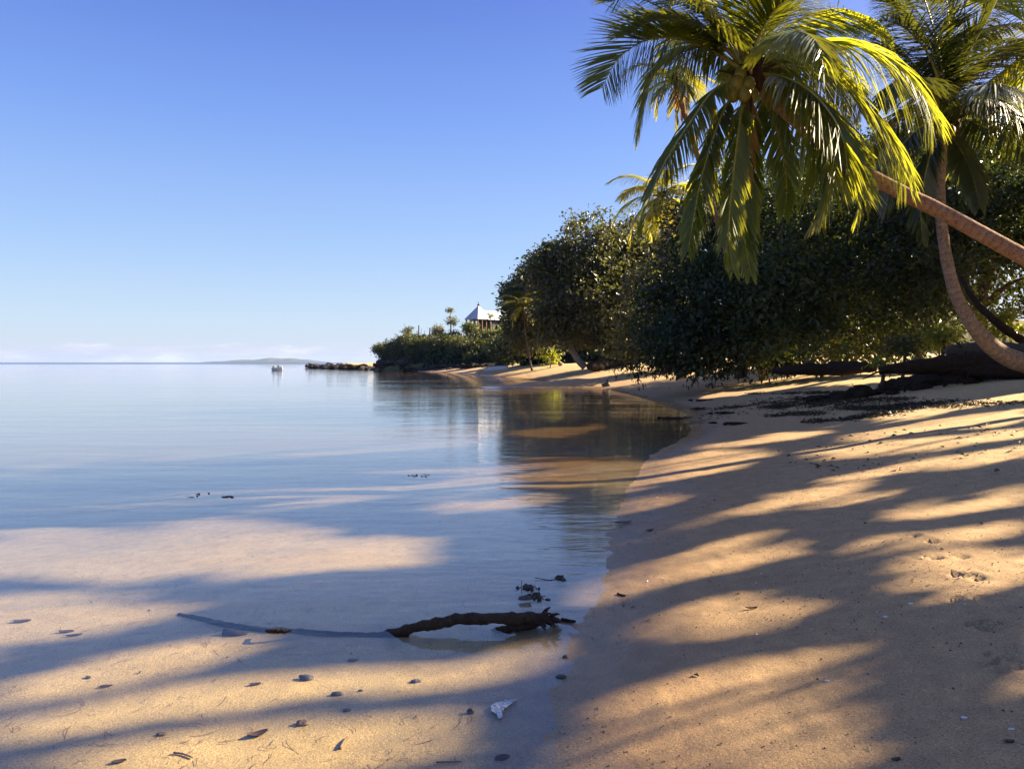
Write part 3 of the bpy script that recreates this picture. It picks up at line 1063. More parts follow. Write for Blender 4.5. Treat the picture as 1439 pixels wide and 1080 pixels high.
for k, (x, y, d, r) in enumerate([(1036, 118, 12.72, .125), (1046, 132, 12.68, .12), (1030, 133, 12.75, .11), (1052, 119, 12.66, .11), (1041, 104, 12.72, .11), (1058, 134, 12.75, .105), (1026, 116, 12.9, .11)]):
    coconut_part(lean, P(x, y, d), r, 50 + k)
mb = MB()
mb.tube([P(1056, 105, 12.7), P(1053, 90, 12.6), P(1058, 82, 12.55), P(1068, 80, 12.5)], [.02, .06, .07, .015], 9, 5, flat=.5)
mb.build('flower_sheath', M['pale_bark'], lean)
mb = MB()
mb.tube([P(1053, 120, 12.8), P(1055, 140, 12.7), P(1055, 160, 12.7), P(1053, 178, 12.7)], [.02, .055, .05, .01], 8, 5, flat=.4)
mb.build('dry_sheath', M['fibre'], lean)

# --- the second palm, curving up from the right
tp = [P(1600, 560, 16.4), P(1520, 524, 16.4), P(1470, 515, 16.3), P(1430, 507, 16.2), P(1398, 490, 16.1), P(1370, 461, 16.0), P(1348, 425, 16.0), P(1334, 382, 16.0), P(1325, 330, 16.0), P(1321, 285, 16),
      P(1321, 240, 16), P(1324, 205, 16), P(1330, 172, 16)]
tp[0][2] = ground(tp[0][0], tp[0][1])[0] - .1
curve, CC = palm('curving_palm', 'palm with a grey trunk curving up behind the reddish leaning trunk', tp,
                 [.30, .26, .235, .215, .185, .152, .130, .120, .112, .108, .106, .108, .115], M['grey_trunk'], crown_r=.26)
curl = [
    ([(1330, 165), (1342, 118), (1362, 72), (1388, 25), (1415, -30), (1440, -80)], [16, 15.9, 15.7, 15.5, 15.3, 15.1], dict(leaf_len=.95, hang=.5, seed=41, base_r=.06, tint0=.4)),
    ([(1332, 168), (1372, 150), (1420, 150), (1465, 170), (1500, 205)], [16, 15.6, 15.3, 15.1, 15], dict(leaf_len=1.0, hang=.8, seed=42)),
    ([(1334, 172), (1370, 168), (1415, 178), (1460, 205), (1495, 240)], [16, 16.6, 17, 17.3, 17.5], dict(leaf_len=.95, hang=.95, seed=43, tint0=.3)),
    ([(1328, 160), (1320, 105), (1300, 52), (1272, 15), (1236, 0)], [16, 16.2, 16.5, 16.8, 17], dict(leaf_len=1.0, hang=.55, seed=44, tint0=.25)),
    ([(1326, 162), (1300, 115), (1268, 72), (1232, 44), (1198, 40)], [16, 16.6, 17.2, 17.6, 18], dict(leaf_len=1.0, hang=.45, seed=45, tint0=.25)),
    ([(1331, 160), (1336, 98), (1334, 38), (1326, -25), (1312, -80)], [16, 16.4, 16.8, 17.1, 17.4], dict(leaf_len=.95, hang=.5, seed=46, tint0=.3)),
    ([(1324, 176), (1296, 178), (1268, 205), (1252, 250), (1246, 292)], [16, 15.7, 15.5, 15.4, 15.4], dict(leaf_len=.8, hang=1, seed=47)),
    ([(1328, 182), (1310, 210), (1298, 255), (1294, 300), (1296, 335)], [16, 15.8, 15.7, 15.7, 15.7], dict(leaf_len=.6, hang=1, seed=48, tint0=.3, side=(1, .3, 0))),
    ([(1334, 166), (1362, 132), (1395, 118), (1428, 128), (1450, 160)], [16, 15.2, 14.6, 14.2, 14], dict(leaf_len=.85, hang=.85, seed=49, tint0=.7)),
    ([(1332, 162), (1358, 112), (1392, 78), (1430, 62), (1470, 68)], [16, 16.4, 16.7, 17, 17.2], dict(leaf_len=.9, hang=.7, seed=50)),
    ([(1332, 180), (1348, 205), (1366, 245), (1376, 290)], [16, 16.6, 17, 17.2], dict(leaf_len=.6, hang=1, seed=51, side=(1, .2, 0))),
    ([(1328, 160), (1306, 122), (1280, 108), (1256, 120), (1240, 150)], [16, 15.2, 14.6, 14.2, 14], dict(leaf_len=.8, hang=.9, seed=52, tint0=.4)),
    ([(1330, 158), (1318, 70), (1292, 20), (1255, -15), (1215, -25)], [16, 16.9, 17.8, 18.5, 19], dict(leaf_len=1.0, hang=.5, seed=53, tint0=.3)),
]
curl += [
    ([(1328, 158), (1312, 92), (1282, 48), (1246, 30), (1210, 36)], [16, 15.6, 15.3, 15.1, 15], dict(leaf_len=1.1, hang=.7, seed=54, tint0=.15, n=125)),
    ([(1331, 158), (1322, 84), (1306, 20), (1284, -36), (1256, -80)], [16, 15.7, 15.4, 15.2, 15], dict(leaf_len=1.1, hang=.55, seed=55, tint0=.15, n=125)),
    ([(1333, 160), (1350, 92), (1356, 28), (1352, -36)], [16, 16.5, 17, 17.4], dict(leaf_len=1.0, hang=.5, seed=56, tint0=.2)),
    ([(1334, 164), (1372, 140), (1410, 142), (1442, 168), (1462, 206)], [16, 15.3, 14.8, 14.5, 14.4], dict(leaf_len=1.1, hang=1.0, seed=57, tint0=.3, n=120)),
    ([(1326, 166), (1298, 148), (1270, 158), (1250, 190), (1242, 228)], [16, 16.5, 16.9, 17.2, 17.3], dict(leaf_len=.95, hang=1.0, seed=58, tint0=.3)),
]
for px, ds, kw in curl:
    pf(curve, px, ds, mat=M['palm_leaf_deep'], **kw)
for k, (x, y, d) in enumerate([(1322, 180, 15.75), (1334, 184, 15.72), (1328, 192, 15.8)]):
    coconut_part(curve, P(x, y, d), .115, 70 + k)


# --- palms whose crowns are built from arcs
def arc_palm(name, label, base, top, bow, rad, nf, L, seed, mat, tmat, leaf_len=.9, n=56, dead=2, group=None, az0=0.0, width=.05, crown_r=.22, droopy=1.0):
    g = np.random.default_rng(seed)
    base, top, bow = (np.array(v, float) for v in (base, top, bow))
    mid = (base + top) / 2 + bow
    b1 = base * .7 + mid * .3 + bow * .15
    root, c = palm(name, label, [base - [0, 0, .15], b1, mid, mid * .45 + top * .55 + bow * .1, top], [rad * 1.5, rad * 1.15, rad, rad * .88, rad * .85], tmat, group, crown_r)
    for k in range(nf):
        q = k / (nf - 1)
        el = 1.25 - 1.75 * q + g.normal() * .12
        az = az0 + k * 2.399 + g.normal() * .15
        pts = arc(c, az, el, L * (.85 + .25 * g.random()), (.9 + .55 * g.random()) * droopy, curl=g.normal() * .25)
        frond_mesh(root, pts, mat, M['stalk'], leaf_len=leaf_len, n=n, hang=.5 + .5 * q, seed=seed * 31 + k, width=width, tint0=.35 + .3 * g.random(), base_r=.04)
    for k in range(dead):
        pts = arc(c, az0 + k * 2.1 + .6, -.75, L * .75, .8)
        frond_mesh(root, pts, M['dry_frond'], M['dry_stalk'], leaf_len=leaf_len * .7, n=n // 2, hang=1, seed=seed * 77 + k, width=width, name='dead_frond')
    return root


def gp(x, d, dx=0):
    X_ = (x - CX) / F * d + dx
    return np.array([X_, d, land(X_, d)])


t = P(1478, 62, 18.5)
arc_palm('coconut_palm', 'palm at the upper right corner, its fronds hanging into view over the curving palm', [14.6, 18.8, ground(14.6, 18.8)[0]], t, (.5, 0, .2), .14, 17, 4.0, 5, M['palm_leaf'], M['palm_trunk'],
         n=66)
t = P(948, 112, 30)
b = gp(1075, 34)
arc_palm('coconut_palm', 'tall thin palm behind the leaning palm, its yellow dead fronds hanging against the sky', b, t, (-.2, 0, .7), .13, 10, 2.2, 8, M['palm_leaf_far'], M['palm_trunk'], leaf_len=.7, n=44, dead=4,
         droopy=1.5)
t = P(930, 276, 42)
arc_palm('coconut_palm', 'sunlit yellow-green palm rising over the gap between the big trees', gp(958, 44), t, (-.4, 0, 0), .13, 18, 3.3, 9, M['bright_frond'], M['palm_trunk'], leaf_len=.95, n=50, width=.07, droopy=1.2)
t = P(735, 428, 84)
arc_palm('coconut_palm', 'small pale palm at the left end of the trees beside the house', gp(748, 84), t, (-.2, 0, 0), .09, 16, 3.4, 10, M['palm_leaf_far'], M['bark'], leaf_len=.9, n=34, width=.09, droopy=1.3, dead=3)

# ================================================================== TREES
def lob(px, d, r):
    return (P(px[0], px[1], d), r)


def pr(r, d):
    return r / F * d


def crown_px(items, d0):
    """[(x, y, radius_px_x, radius_px_y, depth offset)] -> lobes"""
    out = []
    for x, y, rx, ry, dd in items:
        d = d0 + dd
        out.append((P(x, y, d), (pr(rx, d), pr((rx + ry) / 2, d), pr(ry, d))))
    return out


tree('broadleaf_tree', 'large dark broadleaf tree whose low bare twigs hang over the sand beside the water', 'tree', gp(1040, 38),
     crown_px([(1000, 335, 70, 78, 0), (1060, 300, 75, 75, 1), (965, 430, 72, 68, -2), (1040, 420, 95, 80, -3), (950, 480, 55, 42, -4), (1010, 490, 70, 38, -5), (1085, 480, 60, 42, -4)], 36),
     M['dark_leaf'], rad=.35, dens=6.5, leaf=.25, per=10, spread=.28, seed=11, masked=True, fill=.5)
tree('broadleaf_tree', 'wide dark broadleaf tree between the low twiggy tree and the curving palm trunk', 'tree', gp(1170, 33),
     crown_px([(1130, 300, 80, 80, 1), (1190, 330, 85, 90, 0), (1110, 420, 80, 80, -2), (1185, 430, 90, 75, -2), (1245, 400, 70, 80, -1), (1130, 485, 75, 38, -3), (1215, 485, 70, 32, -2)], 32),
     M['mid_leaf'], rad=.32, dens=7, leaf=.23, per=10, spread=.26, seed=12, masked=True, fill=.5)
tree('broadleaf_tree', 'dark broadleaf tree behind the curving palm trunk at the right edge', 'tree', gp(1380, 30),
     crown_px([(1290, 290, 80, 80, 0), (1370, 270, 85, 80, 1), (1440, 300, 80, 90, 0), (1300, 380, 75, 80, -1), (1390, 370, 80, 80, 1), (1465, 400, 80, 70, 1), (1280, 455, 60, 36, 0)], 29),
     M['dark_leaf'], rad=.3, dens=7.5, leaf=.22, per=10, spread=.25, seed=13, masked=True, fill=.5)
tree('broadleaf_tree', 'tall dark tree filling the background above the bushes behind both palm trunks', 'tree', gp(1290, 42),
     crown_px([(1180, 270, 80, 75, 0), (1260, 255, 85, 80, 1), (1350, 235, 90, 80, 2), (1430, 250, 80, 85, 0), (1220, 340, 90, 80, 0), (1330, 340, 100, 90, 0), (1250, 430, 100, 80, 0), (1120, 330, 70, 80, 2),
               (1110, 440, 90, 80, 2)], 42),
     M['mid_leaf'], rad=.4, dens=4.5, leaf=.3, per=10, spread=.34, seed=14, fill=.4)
bz = gp(816, 72)
tree('olive_tree', 'big olive-brown tree with glinting leaves and a pale leaning trunk on the far beach', 'tree', bz,
     crown_px([(835, 365, 58, 58, 0), (880, 360, 48, 52, 2), (800, 400, 55, 55, 0), (850, 430, 70, 55, -2), (905, 420, 45, 60, 0), (790, 455, 40, 35, 0), (880, 475, 50, 32, -2), (775, 375, 25, 28, 1), (925, 365, 30, 45, 2)], 70),
     M['olive_leaf'], M['pale_bark'], trunk=[P(822, 516, 69), P(812, 505, 69), P(800, 483, 69.5), P(795, 455, 70)], rad=.36, dens=4.6, leaf=.38, per=9, spread=.4, seed=15, fill=.5, masked=False, width=.6)
tree('broadleaf_tree', 'mid green tree with a thin pale slanting trunk between the olive tree and the headland', 'tree', gp(790, 86),
     crown_px([(745, 428, 38, 38, 0), (778, 415, 32, 38, 1), (722, 420, 16, 20, 1), (770, 455, 38, 34, -1), (735, 465, 30, 28, 0), (742, 395, 20, 20, 1), (764, 378, 22, 24, 2), (718, 408, 14, 14, 1)], 88),
     M['olive_leaf'], M['pale_bark'], trunk=[P(790, 513, 84), P(778, 503, 85), P(768, 485, 86), P(757, 466, 87)], rad=.27, dens=4.2, leaf=.42, per=9, spread=.45, seed=16, fill=.5, width=.6)
tree('broadleaf_tree', 'dark tree in shade closing the gap behind the pale leaning trunks', 'tree', gp(800, 100),
     crown_px([(770, 470, 40, 36, 0), (730, 485, 26, 24, 0), (820, 470, 45, 40, 0), (860, 450, 40, 50, 0), (755, 490, 25, 22, 0), (795, 495, 35, 18, 0), (850, 492, 40, 20, -3)], 100),
     M['dark_leaf'], rad=.35, dens=2.6, leaf=.6, per=9, spread=.6, seed=17, fill=.5, width=.6)
tree('broadleaf_tree', 'mid green tree under the sunlit palm, between the olive tree and the dark twiggy tree', 'tree', gp(940, 52),
     crown_px([(920, 430, 42, 60, 0), (950, 380, 40, 55, 2), (900, 480, 40, 32, 0), (985, 300, 35, 45, 6), (945, 485, 40, 28, 0)], 52),
     M['olive_leaf'], rad=.3, dens=4, leaf=.34, per=10, spread=.36, seed=18, fill=.5)


def bush(name, label, x, y, rx, ry, d, mat, seed, leaf=.35, dens=4, group=None, n=3, cat='shrub', width=.6):
    """rounded shrub on the ground, stem and foliage"""
    c = P(x, y, d)
    g = np.random.default_rng(seed)
    a, b = pr(rx, d), pr(ry, d)
    lobes = [(c, (a * .75, a * .75, b * .85))]
    for k in range(n):
        th = k * 2.4 + seed
        lobes.append((c + np.array([math.cos(th) * a * .5, math.sin(th) * a * .5, b * (.25 * g.random() - .1)]), (a * .5, a * .5, b * .65)))
    bz_ = land(c[0], c[1])
    return tree(name, label, cat, (c[0], c[1], min(bz_, c[2] - b * .5)), lobes, mat, rad=max(.06, a * .06), tname='stem', group=group,
                dens=dens, leaf=leaf, per=8, spread=leaf * 1.1, seed=seed, fill=.5, width=width, trunk=[(c[0], c[1], min(bz_, c[2] - b * .6) - .2), (c[0] + .1, c[1], c[2] - b * .3), (c[0], c[1], c[2])])


g_h = 'shrubs covering the headland slope'
l_h = 'leafy green shrub in the dense cover of the headland slope below the house'
spots = [(552, 492, 16, 15, 150), (570, 486, 20, 18, 147), (590, 488, 20, 19, 143), (612, 488, 22, 18, 140), (634, 488, 22, 18, 137), (655, 490, 20, 16, 133), (675, 490, 18, 16, 130), (543, 502, 12, 9, 151),
         (565, 503, 16, 9, 145), (590, 504, 18, 9, 140), (616, 504, 18, 10, 136), (642, 505, 18, 9, 131), (668, 505, 16, 9, 127), (600, 480, 14, 8, 148), (625, 477, 14, 8, 147), (648, 480, 16, 8, 144),
         (672, 478, 16, 10, 141), (690, 484, 14, 12, 136), (576, 481, 12, 8, 151), (690, 500, 14, 12, 127), (692, 474, 16, 11, 136), (676, 470, 12, 7, 139), (700, 484, 18, 14, 120), (640, 471, 9, 5, 150), (615, 470, 8, 4, 152)]
for k, (x, y, rx, ry, d) in enumerate(spots):
    bush('shrub', l_h, x, y, rx, ry, d, (M['dark_leaf'] if k >= 7 and y > 498 else M['olive_leaf'] if k % 2 else M['shrub_leaf']), 100 + k, leaf=.42, dens=3.2, group=g_h)  # lowest row takes darker leaves, painting in the shade at the slope's foot
bush('shrub', 'large rounded green shrub at the beach end of the headland, above the pale upturned hull', 710, 494, 27, 22, 108, M['dark_leaf'], 140, .4, 4)
bush('shrub', 'pale dry rounded bush on the headland skyline right of the two posts', 615, 464, 8, 7, 149, M['dry_leaf'], 141, .3, 6)
bush('shrub', 'yellow-green bush at the foot of the thin pale slanting trunk', 773, 499, 9, 9, 83, M['bright_leaf'], 142, .35, 6)
bush('shrub', 'small isolated tree-like bush at the seaward tip of the headland', 533, 490, 9, 8, 152, M['shrub_leaf'], 143, .3, 7)
bush('shrub', 'sunlit bush under the left corner of the house roof', 660, 460, 12, 8, 141, M['shrub_leaf'], 144, .32, 5)
bush('shrub', 'bright bush against the trees right of the house', 708, 468, 12, 8, 132, M['bright_leaf'], 145, .35, 5)


def tuft_tree(name, label, x, ybase, tiers, d, cat='tree', lean=0):
    """slender tree with umbrella tiers of leaves"""
    b_ = P(x, ybase, d)
    root = empty(name, b_)
    tag(root, label, cat)
    mb = MB()
    topx, topy = tiers[0][0], tiers[0][1]
    mb.tube([b_ - [0, 0, .8], (b_ + P(topx, topy, d)) / 2 + [lean, 0, 0], P(topx, topy, d)], [.16, .12, .06], 8, 5)
    lobes = []
    for tx, ty, rx, ry in tiers:
        c = P(tx, ty, d)
        lobes.append((c, (pr(rx, d), pr(rx, d), pr(ry, d))))
        for k in range(7):
            a = k * .9
            e = c + np.array([math.cos(a) * pr(rx, d) * .9, math.sin(a) * pr(rx, d) * .9, pr(ry, d) * .1])
            mb.tube([c - [0, 0, pr(ry, d)], (c + e) / 2 + [0, 0, .1], e], [.06, .045, .02], 5, 3)
    mb.build('trunk', M['pale_bark'], root)
    crown_mesh('crown', root, lobes, M['shrub_leaf'], dens=5, leaf=.34, per=7, spread=.26, seed=int(x), fill=.3, droop=.8)


tuft_tree('papaya_tree', 'tall slender tree with two leaf tiers left of the house', 634, 478, [(633, 435, 6, 2.2), (635, 450, 8, 5)], 146)
tuft_tree('papaya_tree', 'small round-topped tree on the headland skyline left of the two posts', 574, 477, [(573.5, 465, 7.5, 6)], 150, lean=.2)
tuft_tree('papaya_tree', 'thin umbrella-topped tree in front of the house wing roof', 690, 470, [(689, 443, 5, 2)], 138)
for x, y0, y1, lb in [(588.5, 472, 457.5, 'taller weathered post on the headland skyline'), (604, 472, 461, 'shorter weathered post on the headland skyline, nearer the house')]:
    mb = MB()
    b_ = P(x, y0 + 3, 150)
    mb.tube([b_ - [0, 0, .6], P(x, y1, 150)], [.14, .10], 8, 1, rough=.1)
    mb.blob(P(x, y1, 150), (.12, .12, .10), 8, 5, .1, 2)
    o = mb.build('post', M['dead_wood'], loc=b_)
    tag(o, lb, 'post', 'old posts on the headland')
# low dark thatch / wall piece by the posts
mb = MB()
for k in range(14):
    x = 583 + k * 1.6
    mb.tube([P(x, 478, 149), P(x + .4, 470 - 1.2 * math.sin(k), 149)], [.12, .09], 6, 1)
for yy in (472.5, 475.5):
    mb.tube([P(581, yy, 148.9), P(606, yy - .5, 148.9)], [.08, .08], 6, 1)
tag(mb.build('fence', M['dead_wood'], loc=P(594, 477, 149)), 'short dark stake fence between the two skyline posts', 'fence')

# lit foliage behind the dark bank on the right
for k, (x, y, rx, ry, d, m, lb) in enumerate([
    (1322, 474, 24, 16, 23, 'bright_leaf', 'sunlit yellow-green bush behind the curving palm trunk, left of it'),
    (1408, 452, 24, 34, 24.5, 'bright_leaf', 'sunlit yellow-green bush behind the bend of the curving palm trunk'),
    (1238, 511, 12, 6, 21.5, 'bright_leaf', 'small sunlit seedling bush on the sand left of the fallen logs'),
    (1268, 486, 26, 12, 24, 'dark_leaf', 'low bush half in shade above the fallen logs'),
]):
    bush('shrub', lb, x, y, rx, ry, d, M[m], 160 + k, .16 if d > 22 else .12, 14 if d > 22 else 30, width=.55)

# bare twigs drooping below the twiggy tree
twroot = [o for o in COL.objects if o.name == 'broadleaf_tree'][0]
mb = MB()
g = np.random.default_rng(5)
lv, lf, n0 = [], [], 0
for k in range(60):
    x = 880 + 190 * g.random() if k < 44 else 1060 + 120 * g.random()
    d = 30 + 3 * g.random()
    p = P(x, 508 + 8 * g.random(), d)
    pts = [p]
    dr = np.array([g.normal() * .5 - .3, g.normal() * .3, -.25 - .25 * g.random()])
    for i in range(4):
        dr = dr + g.normal(size=3) * .2
        nxt = pts[-1] + dr * .32
        if nxt[2] < ground(nxt[0], nxt[1])[0] + .15:
            nxt[2] = ground(nxt[0], nxt[1])[0] + .2
        pts.append(nxt)
    mb.tube(pts, np.linspace(.022, .006, 5), 5, 3)
    for i in range(1, 5):
        for _ in range(2):
            c = pts[i] + g.normal(size=3) * .04
            mb.tube([c, c + [g.normal() * .05, g.normal() * .05, -.10 - .10 * g.random()]], [.03 * g.random() + .008, .012], 5, 1)
for a, b_ in [((1000, 505), (905, 528)), ((1080, 500), (960, 532)), ((1060, 510), (1010, 530)), ((1160, 500), (1110, 522))]:
    mb.tube([P(*a, 33), (P(*a, 33) + P(*b_, 31)) / 2 + [0, 0, .1], P(*b_, 31)], [.05, .035, .012], 7, 5)
mb.build('bare_branch', M['dead_wood'], twroot)

# ================================================================== trees to the right of the picture that shade the beach
g_s = 'tall trees inland of the beach that dapple the sand with shade'
l_s = 'tall broadleaf tree inland beyond the right edge, shading the beach'
shade = [
    ((22.8, 25.2), [(0, 0, 7.5, 3.2), (.8, .6, 10.2, 3.0), (-.6, .6, 4.8, 2.2)]),
    ((28.5, 26.5), [(0, 0, 10.5, 3.6), (.8, .6, 13.4, 3.2), (-1, .6, 7.2, 2.6)]),
    ((27.5, 21.8), [(0, 0, 12.5, 3.6), (1.4, .8, 15.0, 3.2), (-1.6, -.6, 9.6, 2.8)]),
    ((32.5, 20.5), [(0, 0, 14.5, 3.8), (1, 1, 17.5, 3.2), (-1.4, -.6, 11.2, 3.0)]),
    ((17.5, 8.2), [(0, 0, 7.2, 3.2), (1.2, 1.5, 9.2, 2.6), (-1.2, -1, 5.2, 2.4), (.6, -1.5, 10.4, 2.2)]),
    ((20.5, 12.5), [(0, 0, 8.2, 3.4), (1, 1, 11, 2.8), (-1.4, 1, 5.6, 2.6), (1.6, -1.4, 6, 2.6)]),
    ((14.8, 4.6), [(0, 0, 5.6, 2.8), (.6, .8, 7.6, 2.4), (-.8, -.6, 3.9, 2.0), (1.6, -.8, 8.6, 2.2)]),
    ((21.5, 6.0), [(0, 0, 9.6, 3.3), (1, 1, 12, 2.6), (-1, -1, 7.4, 2.6)]),
    ((24.5, 10.2), [(0, 0, 10.6, 3.4), (1, 1, 13.2, 2.8), (-1, 0, 8, 2.6)]),
    ((19.5, 16.4), [(0, 0, 6.2, 3.0), (.8, .8, 8.8, 2.8), (-1, .5, 4.2, 2.0)]),
    ((24.2, 15.6), [(0, 0, 8.4, 3.4), (.8, .8, 11.2, 3.0), (-1.2, .6, 5.4, 2.4)]),
    ((23.5, 20.6), [(0, 0, 7.4, 3.2), (.8, .4, 10.2, 3.0), (-1, .8, 4.6, 2.2)]),
    ((12.6, 6.9), [(0, 0, 4.3, 1.9), (.5, .6, 5.8, 1.7)]),
    ((29.5, 14.5), [(0, 0, 12, 3.6), (1, 1, 14.6, 3.0), (-1, 0, 9, 2.8)]),
    ((15.6, 10.6), [(0, 0, 4.8, 2.0), (.6, .3, 6.6, 1.9)]),
]


def off_frame(c):
    x, y, ok = to_px(c)
    # open sky between the tree tops where the sun reaches the palm crowns
    sunny = np.zeros(len(c), bool)
    for q, rr in ((LC + np.array([.4, 0, .3]), 1.9), (LC + np.array([.3, 0, -1.9]), 2.2)):
        v = c - q
        sunny |= np.linalg.norm(v - (v @ SD)[:, None] * SD, axis=1) < rr
    return ~sunny & ~(ok & (x > -20) & (x < 1470) & (y > -30) & (y < 1100)) | (c[:, 1] > 24)


for k, ((bx, by), ls) in enumerate(shade):
    bzz = ground(bx, by)[0]
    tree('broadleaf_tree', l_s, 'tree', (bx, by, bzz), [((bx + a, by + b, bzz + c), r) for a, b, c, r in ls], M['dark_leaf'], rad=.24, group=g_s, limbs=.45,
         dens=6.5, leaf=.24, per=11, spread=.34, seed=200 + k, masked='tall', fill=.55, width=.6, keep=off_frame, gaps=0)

# ================================================================== HOUSE
HD = 146.0
H0 = P(671.5, 470, HD)                          # nearest corner of the pavilion, floor level
root = empty('beach_house', H0)
tag(root, 'house on the headland with a pale pyramid roof and a long low white wing roof', 'house')
m_px = HD / F


def hz(y):
    return P(671.5, y, HD)[2]


r_ = 20.0 * m_px
ze, za = hz(447), hz(427.5)
cx, cy = H0[0], H0[1] + r_
th0 = R(-90)
rot = R(6)
cor = [np.array([cx + r_ * math.cos(th0 + rot * 0 + k * math.pi / 2), cy + r_ * math.sin(th0 + k * math.pi / 2), ze]) for k in range(4)]
# front corner slightly to the right of the apex line, as seen
apex = np.array([cx, cy, za])
mb = MB()
low = [c - [0, 0, .14] for c in cor]
mb.add(np.array(cor + low + [apex]), [(4, 5, 1, 0), (5, 6, 2, 1), (6, 7, 3, 2), (7, 4, 0, 3), (7, 6, 5, 4)], [(0, 1, 8), (1, 2, 8), (2, 3, 8), (3, 0, 8)])
roof = mb.build('roof', M['roof'], root, smooth=False)
mb = MB()
mb.blob(apex + [0, 0, .1], (.28, .28, .22), 8, 5, .1, 1)
mb.tube([apex + [0, 0, .1], apex + [0, 0, .75]], [.10, .05], 6, 1)
o = mb.build('finial', M['timber'], root)
# long wing: gable roof to the right, its slope facing the bay
zr = hz(434.3)
we = np.array([.76, .65, 0])
wn_ = np.array([.65, -.76, 0])
wo = np.array([cx, cy, 0]) + wn_ * .2


def wp(u, v, z):
    p = wo + we * u + wn_ * v
    return (p[0], p[1], z)


mb = MB()
A = [wp(.8, 1.9, ze - .05), wp(13, 1.9, ze - .05), wp(13, -1.0, zr), wp(.8, -1.0, zr), wp(.8, -3.9, ze - .05), wp(13, -3.9, ze - .05)]
B = [(x, y, z - .14) for x, y, z in A]
mb.add(np.array(A + B), [(0, 1, 2, 3), (3, 2, 5, 4), (6, 9, 8, 7), (9, 10, 11, 8), (0, 6, 7, 1), (4, 5, 11, 10), (1, 7, 8, 2), (2, 8, 11, 5), (0, 3, 9, 6), (3, 4, 10, 9)])
mb.build('wing_roof', M['roof'], root, smooth=False)
mb = MB()
c_ = wp(6.9, -1.0, zr + .06)
mb.box(c_, (12.3, .25, .12), math.atan2(we[1], we[0]))
mb.build('ridge_cap', M['roof'], root, smooth=False)
zf = hz(470)
mb = MB()
mb.box((cx, cy, zf - .3), (r_ * 1.45, r_ * 1.45, .35), R(45))
mb.build('deck', M['timber'], root, smooth=False)
ins = .86
for k in range(4):
    for s in (0, .33, .66):
        p = (cor[k] * (1 - s) + cor[(k + 1) % 4] * s - apex) * ins + apex
        mb = MB()
        mb.box((p[0], p[1], (zf - 2.2 + ze) / 2 + .05), (.20, .20, ze - zf + 2.2 - .15), R(45))
        mb.build('post', M['timber'], root, smooth=False)
for k in (0, 3):
    a, b = ((cor[k] - apex) * ins + apex), ((cor[(k + 1) % 4] - apex) * ins + apex)
    mb = MB()
    mb.tube([(a[0], a[1], zf + .95), (b[0], b[1], zf + .95)], [.06, .06], 6, 1)
    for i in range(1, 12):
        q = a + (b - a) * i / 12
        mb.tube([(q[0], q[1], zf - .1), (q[0], q[1], zf + .95)], [.03, .03], 5, 1)
    mb.build('railing', M['timber'], root, smooth=False)
mb = MB()
wr = math.atan2(we[1], we[0])
mb.box(wp(7.4, -.9, (zf + ze) / 2 - .4), (10.6, 4.2, ze - zf + .7), wr)
wall = mb.build('wall', M['green_wall'], root, smooth=False)
for u, w in ((3.0, 1.1), (5.2, 1.3), (7.8, 1.3), (10.2, 1.1)):
    mb = MB()
    for sx in (-1, 1):
        mb.box(wp(u + sx * w / 2, 1.23, (zf + ze) / 2), (.10, .12, ze - zf - .9), wr)
    for zz in (zf + .45, ze - .5):
        mb.box(wp(u, 1.235, zz), (w + .1, .13, .10), wr)
    wn = mb.build('window', M['timber'], root, smooth=False)
    mb = MB()
    mb.box(wp(u, 1.215, (zf + ze) / 2), (w, .03, ze - zf - 1.0), wr)
    mb.build('pane', M['hull_dark'], wn, smooth=False)

# ================================================================== BOATS
bc = water_pt(390.5, 520.5)
root = empty('motor_boat', bc)
tag(root, 'small white open motor boat moored alone on the calm bay', 'boat')
ang = R(62)            # heading: bow away to the right
fw = np.array([.78, -.62, 0])
fw = fw / np.linalg.norm(fw)
sd = np.array([-fw[1], fw[0], 0])


def hullpt(t, a, zz):
    return bc + fw * t + sd * a + np.array([0, 0, zz])


st = [(-1.35, .58, .46, .0), (-.8, .66, .47, 0), (0, .68, .50, 0), (.65, .58, .58, .02), (1.1, .36, .66, .10), (1.45, .05, .76, .32)]
V, Q = [], []
for t, wd, hh, kz in st:
    V += [hullpt(t, wd, hh), hullpt(t, wd * .88, .22 + kz * .5), hullpt(t, wd * .45, -.12 + kz), hullpt(t, 0, -.2 + kz), hullpt(t, -wd * .45, -.12 + kz), hullpt(t, -wd * .88, .22 + kz * .5), hullpt(t, -wd, hh)]
    V += [hullpt(t, -wd * .86, hh), hullpt(t, -wd * .72, .18 + kz), hullpt(t, 0, .1 + kz), hullpt(t, wd * .72, .18 + kz), hullpt(t, wd * .86, hh)]
for s in range(len(st) - 1):
    for k in range(12):
        Q.append((s * 12 + k, s * 12 + (k + 1) % 12, (s + 1) * 12 + (k + 1) % 12, (s + 1) * 12 + k))
mb = MB()
mb.add(V, Q)
tr = [(0, 1, 10, 11), (1, 2, 9, 10), (2, 3, 9, 9), (3, 4, 9, 9), (4, 5, 8, 9), (5, 6, 7, 8)]
mb.add(V[:12], [tr[0], tr[1], tr[4], tr[5]], [(2, 3, 9), (3, 4, 9)])
mb.box(hullpt(-1.31, 0, .26), (.08, 1.06, .42), math.atan2(fw[1], fw[0]))
mb.build('hull', M['hull'], root, smooth=False)
mb = MB()
mb.box(hullpt(-.1, 0, .36), (.25, 1.06, .05), math.atan2(fw[1], fw[0]))
mb.box(hullpt(-.85, 0, .36), (.28, 1.06, .05), math.atan2(fw[1], fw[0]))
mb.build('bench', M['hull'], root, smooth=False)
mb = MB()
